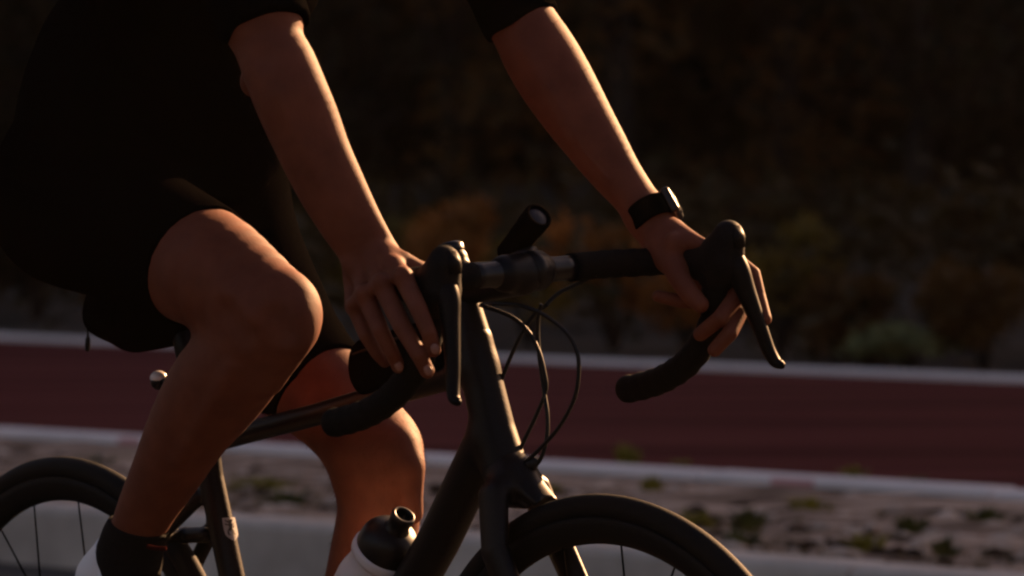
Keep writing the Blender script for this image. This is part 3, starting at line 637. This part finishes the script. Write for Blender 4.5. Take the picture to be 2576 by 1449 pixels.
# ---- wrist watch on the far wrist
wc = un(1639, 541, .2); wax = un(1662, 585, .2)-un(1615, 500, .197); wax /= np.linalg.norm(wax); ws = loc_dir(.83, -.56); ws -= wax*(ws @ wax); ws /= np.linalg.norm(ws); wn_ = np.cross(wax, ws)
watch = root('wrist_watch', 'chunky black sports watch on the rider\'s far wrist', 'watch', wc)
def band(c, ax, s, n, ra, rb, width, th, m=44):
    vs = []; fs = []; prof = [(-width/2, 0), (-width/2*.96, th*.8), (-width/2*.8, th), (width/2*.8, th), (width/2*.96, th*.8), (width/2, 0), (width/2*.9, -.002), (-width/2*.9, -.002)]
    for k in range(m):
        q = 2*math.pi*k/m
        for h, t in prof: vs.append(c+s*(ra+t)*math.cos(q)+n*(rb+t)*math.sin(q)+ax*h)
    L = len(prof)
    for k in range(m):
        for i in range(L): fs.append((k*L+i, k*L+(i+1) % L, ((k+1) % m)*L+(i+1) % L, ((k+1) % m)*L+i))
    return vs, fs
child('strap', *band(wc, wax, ws, wn_, .0232, .0285, .026, .0035), WATCHB, watch)
cd = ws*.82+wn_*(-.35 if (wn_ @ np.array([0, 1., 0])) > 0 else .35)*0 ; cd /= np.linalg.norm(cd); Mw = np.array([wax, np.cross(cd, wax), cd])
f = Field.box(wc+cd*.032-.035, wc+cd*.032+.035, .0012); f.group([rbox(wc+cd*.0262, (.0165, .019, .0055), .004, Mw)]); P, Q = f.mesh(1); case = child('case', P, None, WATCHC, watch, quads=Q)
mb = MB(); mb.lathe(wc+cd*.0318, cd, [(.0001, .0012), (.012, .0012), (.0145, .0008), (.0155, -.001)], 30); child('dial', mb.v, mb.f, GLASS, watch)
mb = MB(); mb.lathe(wc+cd*.026+wax*.0, np.cross(cd, wax), [(.0001, .0215), (.0025, .0215), (.003, .020), (.003, .017)], 10); child('button', mb.v, mb.f, STEEL, watch)

# ================================================================== BICYCLE
BB = np.array([-.40, 0, .27]); RA = np.array([-.80, 0, .3390]); FA = np.array([.216, 0, .345])
bike = root('road_bicycle', 'matt black road bicycle with looped cables ridden towards the right', 'bicycle', (-.3, 0, 0)); BO = (-.3, 0, 0)
ht_t, ht_b = un(1190, 858), un(1268, 1172)
st_t, st_b = un(519, 1120), BB
tt_r, tt_f = un(545, 1108), un(1200, 925)
dt_f, dt_m = un(1226, 1105), un(1104, 1360)
ff = Field.box((-.86, -.10, .22), (.12, .10, .90), .0024)
ff.group([seg(ht_t, un(1217, 975), .0225, .0232), seg(un(1217, 975), un(1243, 1083), .0232, .0240), seg(un(1243, 1083), ht_b, .0240, .0262)])
ff.group([seg(tt_r, un(800, 1042), (.0145, .0130)), seg(un(800, 1042), un(1100, 956), (.0145, .0130), (.0175, .0150)), seg(un(1100, 956), tt_f, (.0175, .0150), (.020, .019))], .014)
ff.group([seg(dt_f, dt_m, (.0245, .0255), (.0245, .0250)), seg(dt_m, BB, (.0245, .0250), (.030, .026))], .014)
ST_R = .0155
ff.group([seg(un(530, 1200), un(583, 1449), ST_R), seg(un(583, 1449), BB, ST_R, .019), seg(st_t+(st_t-un(530, 1200))*.25, un(530, 1200), .0155)], .012)
ff.group([seg(BB+(0, -.034, 0), BB+(0, .034, 0), .023)], .01)
sd0 = un(522, 1262)
for s in (-1, 1):
    a = np.array([sd0[0]-.004, s*.012, sd0[2]+.006]); b = np.array([sd0[0]-.040, s*.038, sd0[2]-.034]); c = RA+(0, s*.066, .012)
    ff.group([seg(a, b, .0105, .0098), seg(b, c, .0098, .008)], .006)
    ff.group([seg(BB+(-.02, s*.028, 0), (-.5, s*.04, .285), .012, .012), seg((-.5, s*.04, .285), RA+(.02, s*.066, -.005), .012, .009), seg(RA+(.015, s*.066, 0), RA+(0, s*.066, .012), .012)], .008)
ff.group([seg((sd0[0]-.048, -.036, sd0[2]-.043), (sd0[0]-.048, .036, sd0[2]-.043), (.0075, .0075), side=(0, 0, 1))], .006)
ff.group([seg((sd0[0]-.048, 0, sd0[2]-.043), (sd0[0]-.005, 0, sd0[2]-.040), .0095)], .006)
ff.group([seg(ht_t-(ht_b-ht_t)*.02, ht_b+(ht_b-ht_t)*.2, .0140)], .0)
P, Q = ff.mesh(2); frame = child('frame', P, None, CARBON, bike, quads=Q); del ff
# emblem on the seat tube: points laid on the tube's surface
STA, STB = un(530, 1200), un(583, 1449); STX = (STB-STA)/np.linalg.norm(STB-STA)
def on_tube(x, y, rad):
    d = ray(x, y); D = np.array([d @ U, d @ V, d @ Wv]); C0 = CAM-O; o = np.array([C0 @ U, C0 @ V, C0 @ Wv])-STA
    dp = D-STX*(D @ STX); op = o-STX*(o @ STX); a, b, c = dp @ dp, 2*dp @ op, op @ op-rad*rad; q = max(0, b*b-4*a*c); return STA+o+D*((-b-math.sqrt(q))/(2*a))
rows = [(1303, 1301, 558.5, 591), (1318, 1316, 560.5, 594), (1332, 1331, 563, 597), (1345, 1345, 567, 599.5), (1352, 1353, 574, 597), (1360, 1360, 587, 591)]
vs = []; fs = []; NC = 9
for yl, yr, xl, xr in rows:
    for k in range(NC): t = k/(NC-1); vs.append(on_tube(xl+(xr-xl)*t, yl+(yr-yl)*t, ST_R+.0012))
for i in range(len(rows)-1):
    for k in range(NC-1): fs.append((i*NC+k, i*NC+k+1, (i+1)*NC+k+1, (i+1)*NC+k))
emb = child('emblem_shield', vs, fs, EMB_W, frame, off=BO); emb['label'] = 'small white shield emblem with a dark rampant lion'
mb = MB()
def blob(pts, r):                                   # inked strokes of the rearing lion
    n = len(pts)
    for i in range(n-1):
        (x0, y0), (x1, y1) = pts[i], pts[i+1]; L = math.hypot(x1-x0, y1-y0) or 1; nx, ny = -(y1-y0)/L*r, (x1-x0)/L*r
        mb.add([on_tube(x0-nx, y0-ny, ST_R+.002), on_tube(x0+nx, y0+ny, ST_R+.002), on_tube(x1+nx*.8, y1+ny*.8, ST_R+.002), on_tube(x1-nx*.8, y1-ny*.8, ST_R+.002)], [(0, 1, 2, 3)])
blob([(579, 1308), (580, 1316), (579, 1326), (583, 1334)], 4.0); blob([(574, 1309), (585, 1309)], 3.2); blob([(578, 1315), (570, 1312), (566, 1308)], 1.7); blob([(577, 1320), (569, 1320), (566, 1317)], 1.6)
blob([(578, 1330), (574, 1337), (575, 1343), (580, 1346)], 2.0); blob([(583, 1332), (588, 1337), (589, 1343), (593, 1344)], 1.9); blob([(584, 1328), (590, 1324), (588, 1317), (592, 1312)], 1.3)
child('emblem_lion', mb.v, mb.f, EMB_B, frame, off=BO)
# headset spacers, stem, top cap
f = Field.box((-.10, -.04, .80), (.14, .04, 1.0), .002)
hd = (ht_t-ht_b)/np.linalg.norm(ht_t-ht_b); sp_b, sp_t = ht_t+hd*.002, ht_t+hd*.062
f.group([seg(sp_b, sp_t, .0215, .0175)]); f.halfspace(sp_b, -hd); f.halfspace(sp_t, hd); P, Q = f.mesh(1); child('headset_spacer', P, None, CARBON, bike, quads=Q, off=BO)
CL = np.array([.088, 0, .925]); stem_c = np.array([sp_t[0]+hd[0]*.012, 0, sp_t[2]+hd[2]*.012])
f = Field.box((-.10, -.05, .82), (.16, .05, 1.0), .002)
f.group([seg(stem_c-hd*.02, stem_c+hd*.02, .0175)]); f.group([seg(stem_c-hd*.008, CL-(0, 0, .006), (.0185, .0240), (.0200, .0200))], .008); f.group([seg(CL+(0, -.023, 0), CL+(0, .023, 0), .021)], .006)
P, Q = f.mesh(2); child('stem', P, None, CARBON, bike, quads=Q, off=BO)
mb = MB(); mb.lathe(stem_c+hd*.036, hd, [(.0001, .004), (.013, .004), (.016, .001), (.016, -.006)], 24); child('top_cap', mb.v, mb.f, GLOSS, bike, off=BO)
# handlebar
half = [(.088, 0, .925), (.088, .06, .925), (.088, .12, .925), (.093, .160, .924), (.112, .188, .924), (.145, .199, .922), (.170, .203, .912), (.180, .206, .893), (.173, .208, .866), (.152, .210, .836), (.118, .212, .808), (.080, .213, .790), (.045, .213, .780), (.012, .213, .774)]
hp = [np.array(p) for p in half]
bar = [p*np.array([1, -1, 1]) for p in hp[:0:-1]]+hp
bc = catmull(bar, 5)
core = [p for p in bc if abs(p[1]) <= .075 and p[0] < .1]
mb = MB(); mb.sweep(core, [.0150 if abs(p[1]) < .04 else .0138 for p in core], 24, hint=(0, 0, 1)); hbar = child('handlebar', mb.v, mb.f, GLOSS, bike, off=BO)
for s in (-1, 1):
    pts = [p*np.array([1, s, 1]) for p in catmull(hp, 6) if p[1] >= .068]
    rad = []
    dist = 0
    for i, p in enumerate(pts):
        if i: dist += np.linalg.norm(p-pts[i-1])
        rad.append(.0158+.0006*math.sin(dist*2*math.pi/.021))
    # rounded bar end
    e = pts[-1]; d = (pts[-1]-pts[-2]); d /= np.linalg.norm(d)
    for h, k in ((.003, .95), (.006, .82), (.0085, .55), (.0095, .2)): pts.append(e+d*h); rad.append(.0158*k)
    mb = MB(); mb.sweep(pts, rad, 20, hint=(0, 0, 1)); child('bar_tape', mb.v, mb.f, TAPE, hbar, off=BO)
# brake hoods and levers
for s in (-1, 1):
    L3 = lambda u, v, w: np.array([u, s*v, w])
    f = Field.box(L3(.10, .2, .86)-(0, .045, 0), L3(.26, .2, .99)+(0, .045, 0), .0017)
    f.group([seg(L3(.120, .197, .926), L3(.160, .201, .927), (.0165, .0170), (.0165, .0200)), seg(L3(.160, .201, .927), L3(.198, .203, .926), (.0165, .0200), (.0178, .028))])
    f.group([seg(L3(.192, .203, .942), L3(.204, .204, .955), (.0160, .0160), (.0155, .0155))], .012)
    f.group([seg(L3(.205, .204, .948), L3(.204, .205, .925), (.0160, .018), (.0155, .016))], .008)
    f.group([seg(L3(.200, .204, .918), L3(.176, .205, .892), (.0150, .016), (.0145, .0150))], .01)
    P, Q = f.mesh(2); hood = child('brake_hood', P, None, HOODM, bike, quads=Q, off=BO)
    mb = MB(); mb.sweep([L3(.2175, .204, .964), L3(.2215, .204, .952), L3(.2220, .204, .940)], [(.006, .002), (.0095, .003), (.008, .0025)], 12, hint=(0, 1, 0)); child('hood_cap', mb.v, mb.f, LEVER, hood, off=BO)
    path = [(.203, .206, .936), (.213, .208, .915), (.2195, .212, .893), (.2265, .217, .868), (.2325, .222, .845), (.2375, .227, .824), (.244, .231, .811), (.252, .233, .808)]
    radl = [(.0115, .0125), (.0125, .0140), (.0110, .0115), (.0095, .0095), (.0085, .0085), (.0078, .0075), (.0070, .0062), (.0050, .0045)]
    pp = catmull([np.array([*L3(*p), *r]) for p, r in zip(path, radl)], 4)
    mb = MB(); mb.sweep([p[:3] for p in pp]+[pp[-1][:3]+np.array([.003, 0, .001])], [(p[3], p[4]) for p in pp]+[(.002, .002)], 16, hint=(0, 1, 0)); child('brake_lever', mb.v, mb.f, LEVER, bike, off=BO)
# cable housings
CAB = [[(1206, 767, -.01), (1283, 795, .01), (1328, 833, .02), (1356, 885, .025), (1370, 940, .025), (1373, 982, .025), (1352, 1038, .02), (1312, 1122, .012), (1296, 1160, .006)],
       [(1235, 764, -.02), (1290, 766, -.015), (1330, 775, -.01), (1373, 795, 0), (1422, 833, .01), (1449, 878, .015), (1456, 927, .015), (1446, 999, .012), (1408, 1072, .008), (1359, 1128, .004), (1322, 1162, 0)],
       [(1372, 770, .04), (1345, 790, .035), (1314, 836, .025), (1290, 885, .02), (1262, 954, .014), (1248, 990, .008)],
       [(1362, 765, .03), (1354, 800, .03), (1353, 843, .03), (1357, 899, .028), (1368, 982, .024), (1377, 1044, .02), (1375, 1103, .016), (1359, 1156, .01), (1334, 1182, .006)],
       [(1500, 690, .10), (1451, 715, .085), (1405, 738, .06), (1372, 770, .04)]]
for c in CAB:
    mb = MB(); mb.sweep(catmull([un(*p) for p in c], 6), .0024, 8, hint=(0, 1, .1)); child('cable', mb.v, mb.f, CABLE, bike, off=BO)
mb = MB(); mb.sweep([un(1322, 1184, .006), un(1336, 1168, .006), un(1348, 1152, .008)], [.007, .0085, .006], 12); child('barrel_adjuster', mb.v, mb.f, CABLE, bike, off=BO)
# fork with crown
f = Field.box((.0, -.085, .30), (.27, .085, .78), .0024)
cr = un(1286, 1205)
f.group([seg(ht_b-hd*.004, cr, .0262, .030)])
f.group([seg(cr+(.006, 0, .004), un(1372, 1262), (.022, .024), (.017, .0070)), seg(cr+(.01, 0, -.012), un(1350, 1275), (.020, .018), (.015, .008))], .012)
for s in (-1, 1):
    a = np.array([cr[0]+.004, s*.030, cr[2]-.012]); b = np.array([cr[0]+.022, s*.046, cr[2]-.075]); c = np.array([FA[0]-.025, s*.050, FA[2]+.09]); d = FA+(0, s*.052, 0)
    f.group([seg(a, b, (.013, .022), (.0115, .0200)), seg(b, c, (.0115, .0200), (.009, .0145)), seg(c, d, (.009, .0145), (.008, .011))], .012)
arc = [FA+.3275*np.array([math.cos(q), 0, math.sin(q)]) for q in np.radians(np.arange(85, 150, 6.))]; f.group([seg(p, q, .0185) for p, q in zip(arc[:-1], arc[1:])], .004, sub=True)
P, Q = f.mesh(2); child('fork', P, None, CARBON, bike, quads=Q, off=BO)
# wheels
def wheel(name, c, steer, nsp=20):
    e = bpy.data.objects.new(name, None); COL.objects.link(e); e.parent = bike; e.location = tuple(c-np.array(BO)); e.rotation_euler = (0, 0, steer)
    tw, ro = .0145, .3405; prof = []
    for k in range(18):
        q = 2*math.pi*k/18; prof.append((ro-.0145+.0145*math.sin(q), tw*math.cos(q)))
    mb = MB(); mb.lathe((0, 0, 0), (0, 1, 0), prof, 144, closed=True); put('tyre', mb.v, mb.f, TYRE, e)
    mb = MB(); mb.lathe((0, 0, 0), (0, 1, 0), [(.317, -.0105), (.3145, -.0125), (.307, -.0128), (.295, -.0095), (.2865, -.004), (.2855, 0), (.2865, .004), (.295, .0095), (.307, .0128), (.3145, .0125), (.317, .0105), (.313, .008), (.313, -.008)], 144, closed=True); put('rim', mb.v, mb.f, RIM, e)
    mb = MB(); mb.lathe((0, 0, 0), (0, 1, 0), [(.0001, -.052), (.009, -.052), (.010, -.042), (.022, -.036), (.022, -.032), (.012, -.026), (.012, .026), (.022, .032), (.022, .036), (.010, .042), (.009, .052), (.0001, .052)], 28); put('hub', mb.v, mb.f, RIM, e)
    base = None
    for k in range(nsp):
        sd_ = 1 if k % 2 else -1
        if k < 2:
            mb = MB(); mb.sweep([(.020, sd_*.034, 0), (.12, sd_*.024, .006), (.288, sd_*.002, .012)], [(.0012, .0012), (.0008, .0022), (.0012, .0012)], 6, hint=(0, 1, 0)); o = put('spoke', mb.v, mb.f, SPOKE, e)
            base = {**(base or {}), sd_: o}
        else: o = base[sd_].copy(); COL.objects.link(o); o.parent = e
        o.rotation_euler = (0, 2*math.pi*k/nsp+.1, 0)
    return e
wheel('front_wheel', FA, R(2)); wheel('rear_wheel', RA, 0)
# seatpost, saddle
sx = (STA-STB)/np.linalg.norm(STA-STB); sp0 = st_t+sx*.0; sp1 = st_t+sx*((.935-st_t[2])/sx[2])
mb = MB(); mb.sweep([sp0, sp1], [.0136, .0136], 20); child('seatpost', mb.v, mb.f, CARBON, bike, off=BO)
f = Field.box((-.78, -.09, .92), (-.42, .09, 1.0), .0026)
f.group([seg((-.72, 0, .968), (-.66, 0, .962), (.066, .014), (.068, .016)), seg((-.66, 0, .962), (-.56, 0, .956), (.068, .016), (.030, .015)), seg((-.56, 0, .956), (-.455, 0, .952), (.030, .015), (.018, .012))], .01)
P, Q = f.mesh(2); child('saddle', P, None, SHOE_B, bike, quads=Q, off=BO)
for s in (-1, 1):
    mb = MB(); mb.sweep(catmull([(-.73, s*.03, .955), (-.66, s*.022, .932), (-.56, s*.022, .932), (-.48, s*.008, .945)], 4), .0035, 8); child('saddle_rail', mb.v, mb.f, STEEL, bike, off=BO)
# drivetrain, below the picture
mb = MB(); mb.lathe(BB, (0, 1, 0), [(.088, -.046), (.1, -.046), (.1, -.043), (.088, -.043)], 60, closed=True)
for k in range(5):
    q = 2*math.pi*k/5; mb.sweep([BB+(0, -.045, 0), BB+(math.cos(q)*.09, -.045, math.sin(q)*.09)], [.012, .007], 8)
child('chainring', mb.v, mb.f, GLOSS, bike, off=BO)
for i, s in ((0, -1), (1, 1)):
    ball = BFOOT[i][0]; pd = np.array([ball[0], s*.062, ball[2]-.02]); d = pd-BB*np.array([1, 0, 1])-(0, s*.062, 0); d = d/np.linalg.norm(d)*.17; e1 = BB+(0, s*.058, 0); e2 = e1+d
    mb = MB(); mb.sweep([e1, (e1+e2)/2, e2], [(.008, .016), (.007, .013), (.007, .012)], 12, hint=(0, 1, 0)); child('crank_arm', mb.v, mb.f, GLOSS, bike, off=BO)
    mb = MB(); mb.sweep([e2, e2+(0, s*.09, 0)], .007, 10); ped = child('pedal_axle', mb.v, mb.f, CAPM, bike, off=BO); mb = MB(); mb.sweep([e2+(-.03, s*.062, 0), e2+(.035, s*.062, 0)], [(.030, .008), (.026, .006)], 10, hint=(0, 1, 0)); child('pedal', mb.v, mb.f, CAPM, bike, off=BO)
mb = MB()
for w1, w2 in ((.1, .036), (-.1, -.036)):
    mb.sweep([BB+(0, -.045, w1), RA+(0, -.040, w2)], [(.003, .005)]*2, 6, hint=(0, 1, 0))
child('chain', mb.v, mb.f, STEEL, bike, off=BO)
mb = MB()
for k in range(8): mb.lathe(RA+(0, -.028-.0035*k, 0), (0, 1, 0), [(.01, -.001), (.052-.003*k, -.001), (.052-.003*k, .001), (.01, .001)], 30, closed=True)
child('cassette', mb.v, mb.f, STEEL, bike, off=BO)

# ---- water bottle and its cage
ba = BB-dt_f; ba = -ba/np.linalg.norm(ba); bc_ = un(966, 1388)
bottle = root('water_bottle', 'white water bottle with black cap on the down tube', 'bottle', bc_-ba*.19)
mb = MB(); mb.lathe(bc_, ba, [(.0001, -.190), (.030, -.190), (.0355, -.184), (.0365, -.17), (.0365, -.09), (.0345, -.082), (.0345, -.074), (.0372, -.066), (.0378, -.048), (.0368, -.038), (.0340, -.026), (.0340, -.012), (.0350, -.009), (.0372, -.0085), (.0378, -.005), (.0376, .001), (.0362, .004), (.034, .0045)], 64); child('bottle_body', mb.v, mb.f, BOTTLE, bottle)
mb = MB(); mb.lathe(bc_, ba, [(.0352, .000), (.0354, .010), (.0345, .019), (.0315, .027), (.0265, .033), (.019, .037), (.0155, .038)], 64); cap = child('cap', mb.v, mb.f, CAPM, bottle)
mb = MB(); mb.lathe(bc_, ba, [(.0165, .034), (.0145, .040), (.0132, .043), (.0130, .050), (.0140, .052), (.0143, .058), (.0130, .0605), (.0105, .0605), (.0095, .057), (.0090, .046), (.0001, .046)], 40); child('spout', mb.v, mb.f, CAPM, cap, off=tuple(bc_-ba*.19))
mb = MB(); ctr = bc_-ba*.10; dn_ = np.cross(ba, (0, 1, 0))
for s in (-1, 1):
    mb.sweep(catmull([ctr-ba*.085-dn_*.036*0+(0, s*.01, 0)+dn_*.040, ctr-ba*.06+(0, s*.040, 0)+dn_*.01, ctr+ba*.0+(0, s*.0405, 0)-dn_*.006, ctr+ba*.03+(0, s*.030, 0)-dn_*.028, ctr+ba*.035+(0, s*.004, 0)-dn_*.0405], 5), .003, 8)
child('bottle_cage', mb.v, mb.f, CABLE, bike, off=BO)

# ---- top tube bag, saddle bag, lamps
tb = root('top_tube_bag', 'small rounded black bag strapped on the top tube behind the stem', 'bag', (-.12, 0, .80))
f = Field.box((-.26, -.04, .74), (.02, .04, .92), .0022); a0 = un(930, 925); a1 = un(1120, 870)
f.group([rbox((a0+a1)/2, (.085, .023, .034), .020, frame_of(a1-a0))]); f.group([seg(a0+(-.002, 0, .0), a0+(.03, 0, .006), (.022, .028))], .01)
f.group([ell(a0+(-.001, 0, -.004), (.018, .022, .028))], .008)
P, Q = f.mesh(2); child('pouch', P, None, BAG, tb, quads=Q)
mb = MB(); mb.sweep([a0+(.0, -.0235, .017), (a0+a1)/2+(0, -.0242, .02), a1+(-.01, -.0235, .02)], .0018, 6); child('zip', mb.v, mb.f, CABLE, tb)
sb = root('saddle_bag', 'black wedge-shaped saddle bag hanging under the saddle', 'bag', (-.66, 0, .86))
f = Field.box((-.82, -.07, .78), (-.50, .07, .98), .0025)
b0, b1, b2 = un(283, 790), un(345, 812), un(430, 800)
f.group([seg(b0, b1, (.038, .030), (.042, .036)), seg(b1, b2, (.042, .036), (.036, .034)), seg(b2, b2+(.05, 0, .03), (.036, .034), (.025, .022))], .012); f.group([rbox(un(300, 772), (.024, .034, .026), .014, frame_of((1, 0, .15)))], .02)
f.group([rbox(un(370, 735), (.06, .034, .03), .014)], .02)
P, Q = f.mesh(3); child('pouch', P, None, BAG, sb, quads=Q)
mb = MB(); mb.sweep(catmull([un(240, 735, -.02), un(226, 775, -.03), un(221, 820, -.03), un(221, 848, -.03)], 4), .0014, 6); mb.sweep([un(221, 846, -.03), un(221, 852, -.03), un(220.5, 866, -.03), un(220, 880, -.03), un(220, 884, -.03)], [.0015, .0030, .0033, .0030, .0015], 8); child('zip_pull', mb.v, mb.f, CABLE, sb)
mb = MB()
for s in (-1, 1): mb.sweep(catmull([(-.64, s*.022, .932), (-.645, s*.036, .90), un(345, 812)*np.array([1, 0, 1])+(0, s*.045, 0)], 4), [(.010, .002)]*9, 8, hint=(1, 0, 0))
child('strap', mb.v, mb.f, BAG, sb)
tl = root('tail_lamp', 'tiny white-topped tail lamp on the seatpost behind the near calf', 'lamp', un(400, 957))
c = un(398, 955); f = Field.box(c-.03, c+.03, .001); f.group([ell(c+(.001, 0, .002), (.0105, .0105, .0090))]); f.halfspace(c+(0, 0, -.0005), (0, 0, -1)); P, Q = f.mesh(1); child('lens', P, None, mat('white_lamp_lens', (.75, .70, .70), .25), tl, quads=Q)
f = Field.box(c-.03, c+.03, .001); f.group([ell(c+(.001, 0, -.001), (.0105, .0105, .0115))]); f.halfspace(c+(0, 0, -.0012), (0, 0, 1)); P, Q = f.mesh(1); child('housing', P, None, CAPM, tl, quads=Q)
post = st_t+sx*((c[2]-st_t[2])/sx[2]); mb = MB(); mb.sweep([c+(.006, 0, -.003), post], .005, 10); child('bracket', mb.v, mb.f, CAPM, tl)
hl = root('bicycle_lamp', 'black torch-shaped front lamp tilted up on the handlebar', 'lamp', un(1275, 645, .01))
l1, l0 = un(1350, 549, .012), un(1283, 632, .012); la = (l1-l0)/np.linalg.norm(l1-l0)
# the lens faces forward and a little towards the road side
mb = MB(); mb.lathe(l1, la, [(.0001, -.070), (.011, -.070), (.0135, -.066), (.0140, -.042), (.0148, -.036), (.0150, -.020), (.0160, -.014), (.0163, .003), (.0155, .0060), (.0125, .0060), (.0115, .002)], 44); child('barrel', mb.v, mb.f, BAG, hl)
mb = MB(); mb.lathe(l1, la, [(.0118, .003), (.0110, .0032), (.009, .0005), (.006, -.005), (.0001, -.0065)], 40); child('reflector', mb.v, mb.f, mat('smoked_reflector', (.10, .09, .12), .2, metal=1.), hl)
mb = MB(); mb.lathe(l1, la, [(.0001, .0048), (.006, .0045), (.010, .0038), (.0117, .0030)], 40); child('lens', mb.v, mb.f, GLASS, hl)
cb = CL+np.array([.0, .016, .0]); mb = MB(); mb.sweep([l0+la*.004, (l0+cb)/2+(0, 0, .006), cb+(0, 0, .016)], [(.011, .013), (.012, .012), (.013, .012)], 12); child('mount', mb.v, mb.f, CAPM, hl); mb = MB(); mb.sweep([cb+(0, -.010, .0), cb+(0, .010, 0)], .0225, 24, hint=(0, 0, 1)); child('clamp', mb.v, mb.f, CAPM, hl)
bpy.context.view_layer.update()

# ---- thin warm haze added throughout to stand for veiling glare
hz = MB(); hz.box((10, 10, 11.9), (165, 165, 12.95)); hm = bpy.data.materials.new('glare_veil_haze'); hm.use_nodes = True; hn = hm.node_tree; hn.nodes.clear()
ho = hn.nodes.new('ShaderNodeOutputMaterial'); pv = hn.nodes.new('ShaderNodeVolumePrincipled'); hn.links.new(pv.outputs[0], ho.inputs['Volume'])
pv.inputs['Color'].default_value = (.95, .74, .60, 1); pv.inputs['Density'].default_value = .00016; pv.inputs['Anisotropy'].default_value = .5
tag(put('haze', hz.v, hz.f, hm, smooth=False), 'thin warm haze added for the veiling glare', 'haze', kind='stuff')
